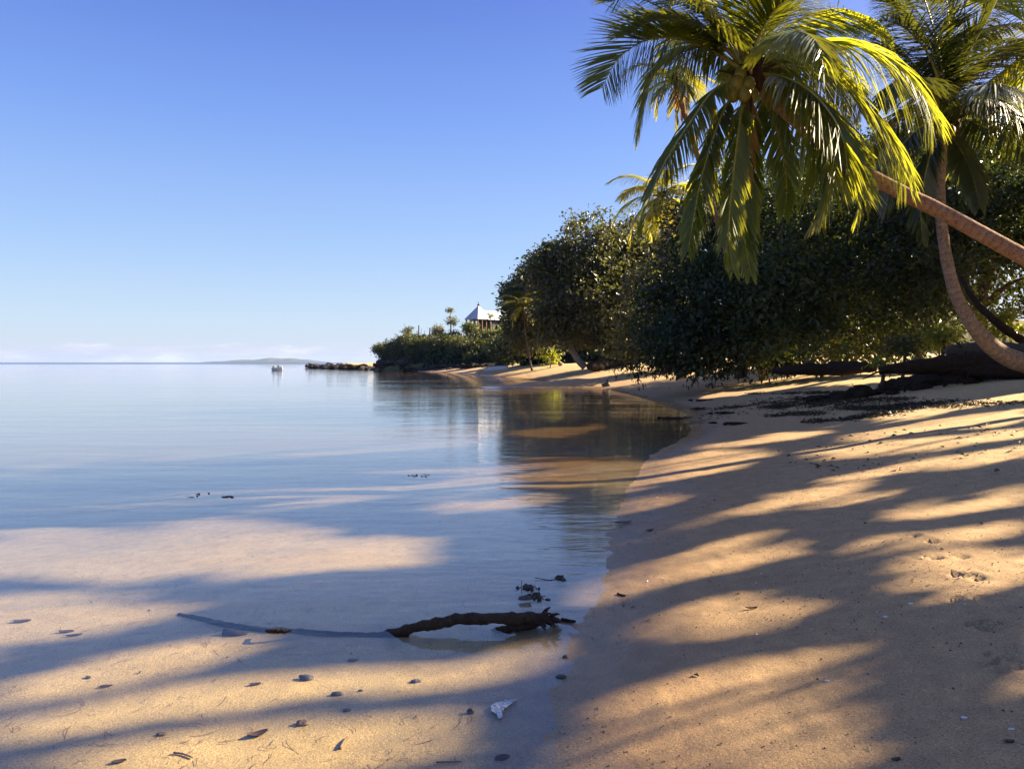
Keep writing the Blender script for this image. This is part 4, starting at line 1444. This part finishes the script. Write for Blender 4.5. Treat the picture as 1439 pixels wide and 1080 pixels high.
mb.blob(hullpt(-1.5, 0, .68), (.19, .17, .26), 10, 7, .08, 3)
mb.tube([hullpt(-1.5, 0, .6), hullpt(-1.55, 0, -.3)], [.09, .06], 8, 1)
mb.tube([hullpt(-1.4, 0, .68), hullpt(-1.0, .05, .78)], [.03, .02], 6, 1)
mb.build('outboard_motor', M['hull_dark'], root)
mb = MB()
mb.blob(hullpt(.35, -.1, .82), (.20, .18, .24), 10, 7, .25, 7)
mb.tube([hullpt(.35, -.1, .2), hullpt(.35, -.1, .8)], [.19, .16], 8, 1)
mb.build('covered_console', M['hull_dark'], root)
mb = MB()
for sgn in (-1, 1):
    mb.tube([hullpt(t, sgn * w * .95, h + .01) for t, w, h, _ in st], [.035] * 6, 6, 2)
mb.build('gunwale', M['hull'], root)

# hull lying upside down on the far beach
b0, b1 = P(679, 519, 104), P(714, 515, 98)
root_z = lambda p: land(p[0], p[1])
mb = MB()
n = 9
V, Q = [], []
for k in range(n):
    t = k / (n - 1)
    c = b0 * (1 - t) + b1 * t
    c = np.array([c[0], c[1], root_z(c) - .04])
    w = .75 * math.sin(math.pi * (.12 + .76 * t)) ** .7
    h = .55 * math.sin(math.pi * (.14 + .72 * t)) ** .5
    for a in np.linspace(0, math.pi, 8):
        V.append(c + np.array([math.cos(a) * w * .25, -math.cos(a) * w, math.sin(a) ** .7 * h]))
for k in range(n - 1):
    for a in range(7):
        Q.append((k * 8 + a, k * 8 + a + 1, (k + 1) * 8 + a + 1, (k + 1) * 8 + a))
mb.add(V, Q)
mb.add(V[:8], [], [(0, i, i + 1) for i in range(1, 7)])
mb.add(V[-8:], [], [(0, i + 1, i) for i in range(1, 7)])
c = (b0 + b1) / 2
root = empty('upturned_boat', (c[0], c[1], root_z(c)))
tag(root, 'pale boat hull lying upturned on the far beach below the headland', 'boat')
mb.build('hull', M['old_hull'], root)
mb = MB()
mb.tube([np.array(V[k * 8 + 3]) * .5 + np.array(V[k * 8 + 4]) * .5 + [0, 0, .03] for k in range(n)], [.05] * n, 6, 2)
mb.build('keel', M['timber'], root)

# ================================================================== ROCKS
protos = []
for k in range(6):
    mb = MB()
    mb.blob((0, 0, 0), (1, 1, .7), 14, 9, .5, 300 + k, 1.5)
    o = mb.build('rock', M['headland_rock'], smooth=False)
    protos.append(o)
g = np.random.default_rng(12)
g_r = 'dark rocks along the foot of the headland'
used = 0
for k in range(120):
    t = (k + g.random()) / 120
    if t < .45:                               # the spit running out to sea
        q = t / .45
        x = 430 + 100 * q ** .9
        d = 215 - 62 * q
        size = (.5 + .9 * g.random()) * (.6 + .8 * math.sin(math.pi * min(1, q * 1.0 + .1)))
        pos = np.array([(x - CX) / F * d, d + g.normal() * 2.0, 0])
        pos[2] = max(land(pos[0], pos[1]), -.1) + size * .12
    else:
        q = (t - .45) / .55
        x = 522 + 190 * q
        d = np.interp(x, [522, 560, 620, 680, 712], [149, 142, 131, 118, 108]) - 4 * g.random()
        size = .35 + .75 * g.random() ** 2
        pos = np.array([(x - CX) / F * d, d + g.normal() * 1.0, 0])
        pos[2] = land(pos[0], pos[1]) + size * .1
    src = protos[k % 6]
    o = src if used < 6 else src.copy()
    if used >= 6:
        COL.objects.link(o)
    used += 1
    o.location = pos
    o.rotation_euler = (g.normal() * .3, g.normal() * .3, g.random() * 6.28)
    o.scale = (size * (1 + .5 * g.random()), size * (.8 + .4 * g.random()), size * (.36 + .3 * g.random()))
    tag(o, 'dark rock in the rubble line along the foot of the headland', 'rock', g_r)


def stone(name, label, cat, px, r, mat, seed=0, flat=.5, rough=.3, zoff=0.0, yaw=0.0, under=True):
    p = hit(*px)
    r = r * .8
    mb = MB()
    mb.blob((0, 0, 0), (r, r * .62, r * flat * .6), 14, 9, rough, seed, 1.8)
    o = mb.build(name, M[mat])
    o.location = (p[0], p[1], p[2] + r * flat * .25 + zoff)
    o.rotation_euler = (0, 0, yaw)
    return tag(o, label, cat)


def pxs(px, n):
    """metres covered by n pixels at the ground point"""
    return n * np.linalg.norm(hit(*px) - CAM) / F


stone('rock', 'dark round rock alone at the far bend of the waterline', 'rock', (852, 543), .33, 'stone', 1, 1.3)
stone('stone', 'flat dark purple stone under the water at the bottom edge, below the glint', 'stone', (706, 1065), pxs((706, 1065), 12), 'stone', 2, .6, .15, yaw=.3)
stone('stone', 'dark oval stone on the sunlit sea bed below the arched driftwood', 'stone', (584, 958), pxs((584, 958), 9), 'stone', 3, .5)
stone('stone', 'rounded brown stone in the shade band just above the bottom sunlit patch', 'stone', (425, 1017), pxs((425, 1017), 11), 'brown_stone', 4, .7)
stone('stone', 'dark lumpy stone at the right end of a trail of weed on the sea bed', 'stone', (430, 955), pxs((430, 955), 11), 'stone', 5, .7)
stone('stone', 'dark stone on the middle sunlit streak of the sea bed', 'stone', (473, 976), pxs((473, 976), 9), 'stone', 6, .6)
stone('stone', 'small dark stone in shade beside two white shell chips under water', 'stone', (487, 998), pxs((487, 998), 6), 'stone', 7, .6)
stone('stone', 'faint dark stone under water left below the tip of the arched driftwood', 'stone', (495, 928), pxs((495, 928), 9), 'stone', 8, .4)
stone('stone', 'tiny dark stone on the upper edge of the middle sunlit streak', 'stone', (507, 970), pxs((507, 970), 4), 'stone', 9, .6)
stone('stone', 'upright dark pebble in the water left of the glint', 'stone', (661, 1001), pxs((661, 1001), 6), 'stone', 10, 1.6)
stone('stone', 'dark stone breaking the surface at the waterline above the glint', 'stone', (789, 949), pxs((789, 949), 9), 'stone', 11, .5)
stone('stone', 'small black stone at the waterline right below the end of the driftwood', 'stone', (795, 923), pxs((795, 923), 5), 'stone', 12, 1.2)
stone('stone', 'low greenish stone awash just behind the root end of the driftwood', 'stone', (738, 849), pxs((738, 849), 11), 'stone', 13, .5, zoff=.04)
stone('stone', 'pale brown lump beside the shade edge at the left end of the bottom sunlit patch', 'stone', (228, 1031), pxs((228, 1031), 8), 'brown_stone', 15, .5)


def leaf_obj(label, px, lenpx, mat='brown_leaf', yaw=0.0, curl=.25, seed=0, wid=.45, zoff=.006, cat='leaf', name='fallen_leaf', thick=.004):
    """one curled fallen leaf, with thickness"""
    p = hit(*px)
    L = pxs(px, lenpx * .72)
    curl = curl * .6
    n, m = 9, 5
    V = []
    for k in range(n):
        t = k / (n - 1)
        w = L * wid * .5 * math.sin(math.pi * min(1, t * .95 + .03)) ** .8
        for i in range(m):
            s = (i / (m - 1) - .5) * 2
            V.append((L * (t - .5), s * w, zoff + curl * L * ((t - .5) ** 2 * 1.0 + s * s * .16) + .01 * L * math.sin(9 * t + seed)))
    Q = [(k * m + i, k * m + i + 1, (k + 1) * m + i + 1, (k + 1) * m + i) for k in range(n - 1) for i in range(m - 1)]
    V = np.array(V)
    V2 = V - [0, 0, thick]
    Q2 = [tuple(x + n * m for x in q[::-1]) for q in Q]
    mb = MB()
    mb.add(np.concatenate([V, V2]), Q + Q2)
    mb.tube([(-L * .5, 0, zoff + curl * L * .25), (-L * .68, .02 * L, zoff + curl * L * .2)], [.012 * L, .008 * L], 5, 1)
    o = mb.build(name, M[mat], tint=.45)
    o.location = p
    o.rotation_euler = (0, 0, yaw)
    return tag(o, label, cat)


leaf_obj('dark curled leaf on the sea bed nearest the left edge, upper one', (31, 874), 26, yaw=.1, seed=1)
leaf_obj('dark pointed leaf under water right of the left-edge leaf, in a sun streak', (93, 887), 24, yaw=.05, seed=2, wid=.4)
leaf_obj('faint dark leaf in shade just right below the dark pointed leaf', (104, 893), 24, yaw=.3, seed=3, wid=.3, mat='weed')
leaf_obj('small greenish leaf among twiggy litter on the sunlit sea bed', (124, 952), 13, yaw=-.5, seed=4, mat='olive_leaf')
leaf_obj('dark narrow leaf at the lower edge of the sun streak with twiggy litter', (149, 965), 20, yaw=.2, seed=5, wid=.35)
leaf_obj('brown leaf lying at the very bottom left edge', (167, 1071), 22, yaw=.35, seed=6, wid=.5)
leaf_obj('large brown curled leaf on the upper rim of the bottom sunlit patch', (362, 1032), 34, yaw=.6, seed=7, wid=.5, curl=.5)
leaf_obj('dark leaf with a pale rim on the sea bed at a streak tip', (359, 963), 19, yaw=.15, seed=8)
leaf_obj('reddish brown leaf on the damp sand just right of the waterline bend', (913, 746), 15, yaw=.5, seed=9, curl=.7)
leaf_obj('curled brown leaf casting a shadow in the middle of the sand', (1056, 856), 20, yaw=-.1, seed=10, curl=.6)
leaf_obj('small dark leaf near the lower right corner beside a white shell', (1418, 1044), 17, yaw=0, seed=11, mat='weed')
leaf_obj('wet dark leaf lying half in the water at the shoreline', (876, 735), 34, yaw=.25, seed=12, mat='weed', wid=.3, zoff=.015)
leaf_obj('dark leaf scrap at the bottom edge of the sand, right of the sunlit patch', (1259, 1068), 16, yaw=.2, seed=13, mat='weed', curl=.5)
for px, lb in [((1421, 1026), 'largest white shell chip on the sand above the small dark leaf'), ((1280, 848), 'white shell chip at the left tip of the right sunlit patch'),
               ((1355, 1008), 'white shell chip on shaded sand left of the largest chip'), ((1162, 957), 'white shell chip at the right edge of the lower sunlit sand'),
               ((1244, 868), 'small white shell chip on the shaded middle of the sand')]:
    stone('shell', lb, 'shell', px, pxs(px, 4.2), 'shell', int(px[0]), .6, .3)


def stick(label, pts, r, mat='dead_wood', zoff=.006, name='twig', cat='twig', seed=0):
    W = [hit(*p, zoff) for p in pts]
    mb = MB()
    mb.tube(W, np.linspace(r, r * .6, len(W)), 7, 4, rough=.2, seed=seed)
    return tag(mb.build(name, M[mat], loc=W[0]), label, cat)


stick('short dark stick on the sand right of the waterline', [(868, 834), (873, 836), (879, 837)], .008)
stick('small wet stick at the end of the arched driftwood', [(789, 873), (800, 875), (809, 876)], .012, zoff=.012)
stick('brown pale-rimmed twig lying upright in the bottom sunlit patch', [(478, 1052), (484, 1042), (490, 1036)], .007, 'brown_stone')
stick('thin bent twig at the bottom left of the sunlit sea bed', [(244, 1060), (256, 1061), (271, 1065)], .005, 'brown_stone')
stick('thin twig lying level near the bottom edge', [(613, 1073), (630, 1072), (648, 1071)], .004, 'brown_stone')
stick('pale branch lying on the sand at the foot of the fallen logs', [(1280, 517), (1295, 519), (1308, 518)], .06, 'pale_bark', .06, 'branch', 'branch')

# ================================================================== DRIFTWOOD in the shallows
def wz(x, y, z):
    return water_pt(x, y, z)


logr = empty('driftwood', wz(660, 880, 0))
tag(logr, 'dark weed-crusted driftwood arching just above the shallow water', 'driftwood')
mb = MB()
mb.tube([wz(540, 890, -.03), wz(560, 886, .01), wz(600, 878, .055), wz(640, 870, .075), wz(680, 869, .082), wz(715, 869, .075), wz(745, 868, .06), wz(768, 870, .045), wz(784, 872, .02)],
        [.016, .025, .032, .034, .033, .033, .036, .031, .013], 14, 9, rough=.30, seed=8)
g = np.random.default_rng(9)
for k in range(16):                         # torn root ends growing out of the right tip
    c = wz(742 + 34 * g.random(), 869, .045)
    d = np.array([.6 + .5 * g.random(), g.normal() * .6, .35 * g.normal()])
    L = .05 + .05 * g.random()
    mb.tube([c, c + d * L * .6, c + d * L + [0, 0, -.015]], [.016, .012, .004], 6, 3, rough=.3, seed=k)
mb.build('branch', M['drift'], logr)
mb = MB()
mb.tube([wz(765, 870, .05), wz(748, 875, .025), wz(728, 880, .010), wz(705, 884, -.002), wz(690, 886, -.03)], [.026, .031, .028, .020, .010], 12, 7, rough=.35, seed=18)
mb.build('side_branch', M['drift'], logr)

sub = [(251, 863, -.09), (285, 871, -.085), (325, 880, -.075), (372, 887, -.05), (395, 888, -.02), (415, 889, -.05), (470, 893, -.07), (530, 894, -.07), (575, 893, -.06)]
br = empty('sunken_branch', wz(400, 888, 0))
tag(br, 'long dark branch lying under the water left of the driftwood, one knot above the surface', 'branch')
mb = MB()
mb.tube([hit(x, y, -.002) for x, y, z in sub], [.016, .022, .025, .025, .025, .025, .024, .024, .02], 10, 7, rough=.2, seed=28)
mb.build('limb', M['drift'], br)
mb = MB()
mb.tube([wz(368, 887, -.02), wz(378, 886, .002), wz(390, 886, .004), wz(400, 886, .002), wz(418, 887, -.012)], [.008, .010, .013, .010, .006], 9, 5, rough=.5, seed=5)
mb.build('knot', M['drift'], br)
stick('dark stub of wood on the sea bed where the sunken branch forks', [(318, 890), (332, 892), (346, 890)], .035, 'drift', .0, 'stub', 'branch')

# fallen logs and roots on the shaded bank, right
g = np.random.default_rng(15)


def logs(label, pts, rads, mat='dead_wood', seed=0, twigs=0, name='fallen_log'):
    W = [P(x, y, d) for x, y, d in pts]
    mb = MB()
    mb.tube(W, rads, 12, 6, rough=.25, seed=seed)
    gg = np.random.default_rng(seed)
    for k in range(twigs):
        i = gg.integers(0, len(W) - 1)
        c = W[i] + (W[i + 1] - W[i]) * gg.random()
        d = np.array([gg.normal(), -.4 + gg.normal() * .4, gg.normal() * .5 + .1])
        mb.tube([c, c + d * .25, c + d * .45 + [0, 0, -.12]], [.045, .03, .008], 6, 3)
    return tag(mb.build(name, M[mat], loc=W[0]), label, 'log')


logs('long dark fallen log lying on the shaded bank under the curving palm', [(1235, 521, 20.5), (1280, 516, 20.2), (1340, 512, 20), (1400, 510, 19.8), (1480, 511, 19.5)], [.10, .20, .25, .28, .3], seed=3, twigs=8)
logs('thick dark log in front, under the bend of the curving palm trunk', [(1318, 525, 20.2), (1345, 521, 19.9), (1390, 520, 19.6), (1440, 522, 19.3), (1500, 524, 19)], [.08, .14, .17, .18, .18], seed=4, twigs=10)
logs('mossy dark log behind, its top edge catching the light', [(1330, 494, 21.5), (1370, 493, 21.3), (1420, 495, 21), (1480, 497, 20.8)], [.14, .22, .25, .26], 'bark', 5, 5)
logs('thin dark leaning dead tree rising behind the curving palm', [(1500, 500, 22), (1440, 480, 22), (1400, 452, 22), (1372, 425, 22.4), (1350, 390, 23)], [.13, .12, .11, .09, .06], 'dead_wood', 6, 0, 'leaning_tree')
logs('low dark root lying along the sand edge left of the logs', [(1085, 521, 26.5), (1130, 519, 26), (1180, 518, 25.5), (1230, 516, 24.5)], [.10, .22, .25, .14], seed=7, twigs=4)
logs('dark hollow log at the foot of the pale leaning trunk on the far beach', [(828, 515, 64), (845, 513.5, 65), (870, 512, 66), (895, 511, 66)], [.35, .5, .5, .3], seed=8, twigs=4)
mb = MB()
root_c = P(1340, 512, 20)
for k in range(70):
    c = np.array([root_c[0] - 3.4 + 7.5 * g.random(), 19.4 + 2.4 * g.random(), 0])
    c[2] = ground(c[0], c[1])[0] + .03
    d = np.array([g.normal(), g.normal() * .6, abs(g.normal()) * .5])
    mb.tube([c, c + d * .22, c + d * .42 + [0, 0, -.08]], [.03, .02, .006], 5, 3)
for k in range(70):
    c = np.array([root_c[0] - 3.4 + 7.5 * g.random(), 19.8 + 2.2 * g.random(), 0])
    c[2] = ground(c[0], c[1])[0] + .05
    mb.blob(c, (.16 + .2 * g.random(), .14, .08 + .10 * g.random()), 8, 6, .5, k)
tag(mb.build('debris', M['dead_wood']), 'dark litter of roots, husks and sticks heaped around the fallen logs', kind='stuff')

bx_ = np.linspace(0, 1, 70)
by_ = np.linspace(-1, 1, 26)
a_, b_ = P(1222, 520, 22.3)[:2], P(1620, 520, 19.4)[:2]
T_, S_ = np.meshgrid(bx_, by_)
T_, S_ = T_.ravel(), S_.ravel()
e_ = (b_ - a_) / np.linalg.norm(b_ - a_)
n_ = np.array([-e_[1], e_[0]])
pp = a_ + (b_ - a_) * T_[:, None] + n_ * (S_ * 1.25)[:, None]
hh_ = (1 - S_ ** 2) * .45 * sstep(0, .14, T_) * sstep(1, .93, T_) * (1 + .5 * noise2(pp[:, 0] * 1.3, pp[:, 1] * 1.3, 91) + .3 * noise2(pp[:, 0] * 4, pp[:, 1] * 4, 92))
zz_ = ground(pp[:, 0], pp[:, 1]) - .06 + hh_
i, j = np.meshgrid(np.arange(25), np.arange(69), indexing='ij')
q = np.stack([i * 70 + j, i * 70 + j + 1, (i + 1) * 70 + j + 1, (i + 1) * 70 + j], -1).reshape(-1, 4)
tag(mesh_np('bank_ground', np.column_stack([pp, zz_]), q, rough_mat('bank_soil', (.020, .014, .010), (.06, .042, .028), 5, .95, .9, .05, .1), smooth=True), 'dark eroded bank of soil and roots at the top of the beach', kind='structure')

# washed-up dark branch piece and wrack on the mid beach
def scatter_leafy(name, label, regions, n, size, mat, seed, lift=.02, on_water=False, clump=0.0, width=.3, jitterz=.02):
    g = np.random.default_rng(seed)
    C = []
    for (x0, y0, x1, y1, w, share) in regions:
        k = int(n * share)
        a, b = hit(x0, y0)[:2], hit(x1, y1)[:2]
        t = g.random(k)
        ww = w * (np.sin(np.pi * t) * .7 + .3)
        p = a + (b - a) * t[:, None] + g.normal(size=(k, 2)) * np.array([.25, 1.0]) * ww[:, None]
        if clump:
            keepm = noise2(p[:, 0] * clump, p[:, 1] * clump * .8, seed) + .35 * g.normal(size=len(p)) > .02
            p = p[keepm]
        C.append(p)
    p = np.concatenate(C)
    z = ground(p[:, 0], p[:, 1]) if not on_water else np.zeros(len(p))
    c = np.column_stack([p, z + lift * g.random(len(p)) + .004])
    m = len(c)
    a = g.random(m) * 6.28
    ax = unit(np.stack([np.cos(a), np.sin(a), g.normal(size=m) * jitterz * 12], 1))
    nm = unit(np.stack([g.normal(size=m) * .5, g.normal(size=m) * .5, np.ones(m)], 1))
    ln = size * (.5 + g.random(m))
    v, f = leaves(c, ax, nm, ln, ln * width, .2)
    return tag(mesh_np(name, v, f, M[mat], None, False, tint=np.repeat(np.clip(.4 + .2 * g.normal(size=m), 0, 1), 2)), label, kind='stuff')


scatter_leafy('seaweed', 'dark band of washed-up seaweed and leaf litter across the middle beach',
              [(1045, 554, 1300, 546, .5, .22), (1080, 585, 1300, 568, .8, .22), (1070, 572, 1250, 560, 1.5, .30), (1130, 594, 1270, 580, .5, .12), (1250, 575, 1430, 565, .9, .09), (975, 575, 1050, 572, .6, .05)],
              22000, .07, 'weed', 61, .03, clump=2.0, width=.35)
scatter_leafy('leaf_litter', 'scattered dark leaf scraps along the upper beach and the shaded waterline',
              [(900, 548, 1150, 535, .9, .3), (985, 590, 1080, 566, .9, .4), (1150, 660, 1439, 600, 1.2, .3)], 420, .07, 'weed', 62, .02, width=.4)
for k, (px, lb) in enumerate([((988, 563), 'dark clump of weed on the shaded sand nearest the water bend'), ((1022, 581), 'dark clump of weed on the sand left of the wrack band'),
                              ((1035, 596), 'small dark weed clump closest below the wrack band'), ((955, 588), 'dark weed lump at the tip of the water bend')]):
    p = hit(*px)
    mb = MB()
    gg = np.random.default_rng(k)
    for i in range(14):
        mb.blob(p + [gg.normal() * .2, gg.normal() * .12, .02], (.10 * gg.random() + .04, .06, .03), 7, 5, .4, i)
    tag(mb.build('weed_clump', M['dead_wood'], loc=p), lb, 'seaweed')


def weed_float(label, px, n, w, h, seed, stick_=False):
    p = water_pt(*px)
    g = np.random.default_rng(seed)
    mb = MB()
    for k in range(n):
        c = p + [g.normal() * w, g.normal() * w * .7, .004]
        mb.blob(c, (.008 + .012 * g.random(), .008 + .01 * g.random(), .006 + h * g.random()), 7, 5, .5, k)
    for k in range(n // 3):
        c = p + [g.normal() * w, g.normal() * w * .7, .0]
        mb.tube([c, c + [g.normal() * .05, g.normal() * .03, .02 * g.random()]], [.004, .003], 5, 1)
    if stick_:
        c = p + [-w * 1.1, 0, 0]
        mb.tube([c + [0, 0, -.05], c + [.002, 0, .055]], [.003, .002], 5, 1)
    return tag(mb.build('floating_weed', M['weed'], loc=p, tint=.35), label, 'seaweed')


weed_float('dark weed with a thin upright stalk poking out of the water behind the driftwood', (740, 826), 26, .034, .009, 1, True)
weed_float('small string of dark weed near the waterline, right of the stalked weed', (783, 813), 12, .04, .006, 2)
weed_float('low dark weed awash between the stalked weed and the driftwood', (752, 838), 16, .04, .008, 3)
weed_float('tiny dark weed clump floating alone out on the blue water', (320, 698), 8, .03, .004, 4)
weed_float('thin weed line floating where a sunlit streak begins on the water', (592, 668), 7, .10, .004, 5)
weed_float('faint trail of weed dots left of the lone floating clump', (275, 696), 5, .10, .004, 6)

# fine litter on the sea bed and grit on the sand
def strips(c, az, ln, wd, g, K=5):
    """thin crooked threads lying on the bed"""
    n = len(c)
    a = az.copy()
    turn = g.normal(size=n) * .35
    p = c.copy()
    rows = []
    for k in range(K):
        w = wd * (1 - abs(k - 1.5) / 4.2) * .5
        b = np.stack([-np.sin(a), np.cos(a), np.zeros(n)], 1) * w[:, None]
        rows.append(np.stack([p - b, p + b], 1))
        p = p + np.stack([np.cos(a), np.sin(a), .10 * np.sin(a * 3 + k)], 1) * (ln / (K - 1))[:, None]
        a = a + turn + g.normal(size=n) * .3
    A = np.stack(rows, 1)
    idx = np.arange(n * K * 2).reshape(n, K, 2)
    f = np.stack([idx[:, :-1, 0], idx[:, :-1, 1], idx[:, 1:, 1], idx[:, 1:, 0]], -1).reshape(-1, 4)
    return A.reshape(-1, 3), f, K - 1


def scatter_region(name, label, n, box, size, mat, seed, width, zlo, zhi, lift=.003, thread=False, tmix=None, powr=1.0):
    g = np.random.default_rng(seed)
    x0, y0, x1, y1 = box
    x = x0 + (x1 - x0) * g.random(n)
    y = y0 + (y1 - y0) * g.random(n) ** powr
    # sample on the ground (not in the picture): uniform over the area, thinned by a patchy noise
    z = ground(x, y)
    k = (z > zlo) & (z < zhi) & (noise2(x * 1.1, y * 1.6, seed) + .35 * g.normal(size=n) > -.1)
    x, y, z = x[k], y[k], z[k]
    m = len(x)
    a = g.random(m) * 6.28
    c = np.column_stack([x, y, z + lift])
    ax = np.stack([np.cos(a), np.sin(a), .05 * g.normal(size=m)], 1)
    nm = unit(np.stack([g.normal(size=m) * .3, g.normal(size=m) * .3, np.ones(m)], 1))
    ln = size * (.4 + 1.2 * g.random(m) ** 2)
    rp = 2
    if thread:
        v, f, rp = strips(c, a, ln * 1.5, np.full(m, width), g)
    else:
        v, f = leaves(c, unit(ax), nm, ln, ln * width, .25)
    t = np.clip(.4 + .25 * g.normal(size=m), 0, 1) if tmix is None else (g.random(m) < tmix).astype(float) * .6 + .3 * g.random(m)
    return tag(mesh_np(name, v, f, M[mat], None, False, tint=np.repeat(t, rp)), label, kind='stuff')


scatter_region('seagrass', 'brown threads of dead seagrass and twigs strewn over the sunlit sea bed', 2400, (-6, 2.8, .4, 9), .065, 'grass_litter', 71, .0045, -.6, -.015, .006, thread=True)
scatter_region('leaf_bits', 'small dark leaf bits strewn over the sea bed', 500, (-6.5, 2.8, .6, 12), .018, 'weed', 72, .6, -.7, -.02, .003)
scatter_region('shell_grit', 'fine dark and pale shell grit peppering the damp sand', 26000, (.1, 2.7, 7, 13), .0105, 'grit', 73, .75, .004, 1.2, .002, tmix=.25)
scatter_region('shell_chips', 'tiny white shell chips scattered on the sand', 520, (.3, 2.7, 7, 12), .014, 'shell', 74, .8, .03, 1.2, .003)
scatter_region('sand_debris', 'dark crumbs of bark and weed sprinkled on the beach', 900, (.3, 3, 16, 24), .030, 'weed', 75, .5, .04, 1.6, .003)

# thin white sheet painting a bright sky reflection on the water
p = water_pt(704, 993)
mb = MB()
g = np.random.default_rng(4)
outline = [(686, 990), (696, 984), (712, 982), (726, 979), (730, 981), (722, 987), (712, 994), (706, 1000), (706, 1011), (700, 1013), (696, 1005), (688, 1000)]
ow = [water_pt(704 + (x - 704) * .8, 993 + (y - 993) * .8, .002) for x, y in outline]
cen = np.mean(ow, 0) + [0, 0, .003]
n = len(ow)
top = [w * .8 + cen * .2 + [0, 0, .003] for w in ow]
mb.add(np.array(ow + top + [cen]), [(i, (i + 1) % n, n + (i + 1) % n, n + i) for i in range(n)], [(n + i, n + (i + 1) % n, 2 * n) for i in range(n)])
for k in range(40):
    i = g.integers(0, n)
    c = ow[i] * (.75 + .25 * g.random()) + cen * 0
    t = g.random()
    c = ow[i] * t + cen * (1 - t) + [0, 0, .003]
    r = .003 + .005 * g.random()
    mb.blob(c, (r, r, r * .7), 7, 5, .1, k)
tag(mb.build('painted_glint', M['glint'], loc=p), 'small white patch of painted glint at the waterline', kind='stuff')

# ================================================================== HAZE
HAZE = True
if HAZE:
    hm = bpy.data.materials.new('haze')
    hm.use_nodes = True
    hnt = hm.node_tree
    hnt.nodes.clear()
    ho = hnt.nodes.new('ShaderNodeOutputMaterial')
    hv = hnt.nodes.new('ShaderNodeVolumePrincipled')
    hv.inputs['Color'].default_value = (.42, .60, 1.0, 1)
    hv.inputs['Density'].default_value = 5.5e-5
    hv.inputs['Anisotropy'].default_value = .2
    hnt.links.new(hv.outputs[0], ho.inputs['Volume'])
    mb = MB()
    mb.box((0, 4350, 24.7), (18600, 9700, 72))
    tag(mb.build('haze', hm, smooth=False), 'thin sea haze softening the far island', kind='stuff')

# ================================================================== LIGHT
w = bpy.data.worlds.new('World')
SC.world = w
w.use_nodes = True
nt = w.node_tree
nt.nodes.clear()
out = nt.nodes.new('ShaderNodeOutputWorld')
bg = nt.nodes.new('ShaderNodeBackground')
sky = nt.nodes.new('ShaderNodeTexSky')
sky.sky_type = 'NISHITA'
sky.sun_disc = False
sky.sun_elevation = SUN_EL
sky.sun_rotation = SUN_AZ
sky.altitude = 0
sky.air_density = 1.0
sky.dust_density = 1.8
sky.ozone_density = 3.0
tc = nt.nodes.new('ShaderNodeTexCoord')
sep = nt.nodes.new('ShaderNodeSeparateXYZ')
nt.links.new(tc.outputs['Generated'], sep.inputs[0])
mp = nt.nodes.new('ShaderNodeMapping')
mp.inputs['Scale'].default_value = (16, 16, 70)
nt.links.new(tc.outputs['Generated'], mp.inputs['Vector'])
nz = nt.nodes.new('ShaderNodeTexNoise')
nz.inputs['Scale'].default_value = 1.0
nz.inputs['Detail'].default_value = 7
nz.inputs['Roughness'].default_value = .6
nt.links.new(mp.outputs[0], nz.inputs['Vector'])
# a low bank of cloud over the horizon, ragged on top
band = ramp(nt, sep.outputs['Z'], [(0, (.62, .62, .62)), (.007, (.58, .58, .58)), (.018, (.40, .40, .40)), (.028, (0, 0, 0))])
cl = math_(nt, 'ADD', nz.outputs['Fac'], band)
mask = ramp(nt, cl, [(.80, (0, 0, 0)), (.91, (1, 1, 1))])
puff = ramp(nt, nz.outputs['Fac'], [(.42, (3.2, 3.35, 4.1)), (.58, (3.8, 3.85, 4.5)), (.66, (4.8, 4.75, 5.0))])
tint = mixc(nt, 1.0, sky.outputs[0], (.68, .66, .94), 'MULTIPLY')
# pale humid air low over the sea
low = ramp(nt, sep.outputs['Z'], [(0, (.85, .85, .85)), (.15, (.72, .72, .72)), (.45, (.62, .62, .62)), (.80, (.1, .1, .1))])
air = ramp(nt, sep.outputs['Z'], [(0, (.445, .466, .525)), (.05, (.37, .47, .55)), (.15, (.245, .375, .56)), (.30, (.128, .242, .545)), (.45, (.060, .122, .43))])
airx = nt.nodes.new('ShaderNodeVectorMath')
airx.operation = 'SCALE'
airx.inputs['Scale'].default_value = 8.5
nt.links.new(air, airx.inputs[0])
sdot = nt.nodes.new('ShaderNodeVectorMath')
sdot.operation = 'DOT_PRODUCT'
sdot.inputs[1].default_value = tuple(SD)
nt.links.new(tc.outputs['Generated'], sdot.inputs[0])
glow = ramp(nt, sdot.outputs['Value'], [(.60, (1, 1, 1)), (.90, (.15, .15, .15))])
tint = mixc(nt, math_(nt, 'MULTIPLY', low, glow), tint, airx.outputs[0])
col = mixc(nt, math_(nt, 'MULTIPLY', mask, .75), tint, puff)
nt.links.new(col, bg.inputs['Color'])
bg.inputs['Strength'].default_value = .05
nt.links.new(bg.outputs[0], out.inputs[0])

sd_ = bpy.data.lights.new('sun', 'SUN')
sd_.energy = 5.0
sd_.angle = R(.5)
sd_.color = (1.0, .82, .56)
so = bpy.data.objects.new('sun', sd_)
COL.objects.link(so)
so.rotation_euler = Vector((-SD[0], -SD[1], -SD[2])).to_track_quat('-Z', 'Y').to_euler()

SC.view_settings.view_transform = 'Standard'
SC.view_settings.look = 'None'
SC.view_settings.exposure = 2.12
SC.view_settings.gamma = 1.0
SC.render.engine = 'CYCLES'
SC.cycles.max_bounces = 8
SC.cycles.diffuse_bounces = 3
SC.cycles.glossy_bounces = 3
SC.cycles.transmission_bounces = 4
SC.cycles.transparent_max_bounces = 10
SC.cycles.use_denoising = True
SC.cycles.caustics_reflective = False
SC.cycles.caustics_refractive = False
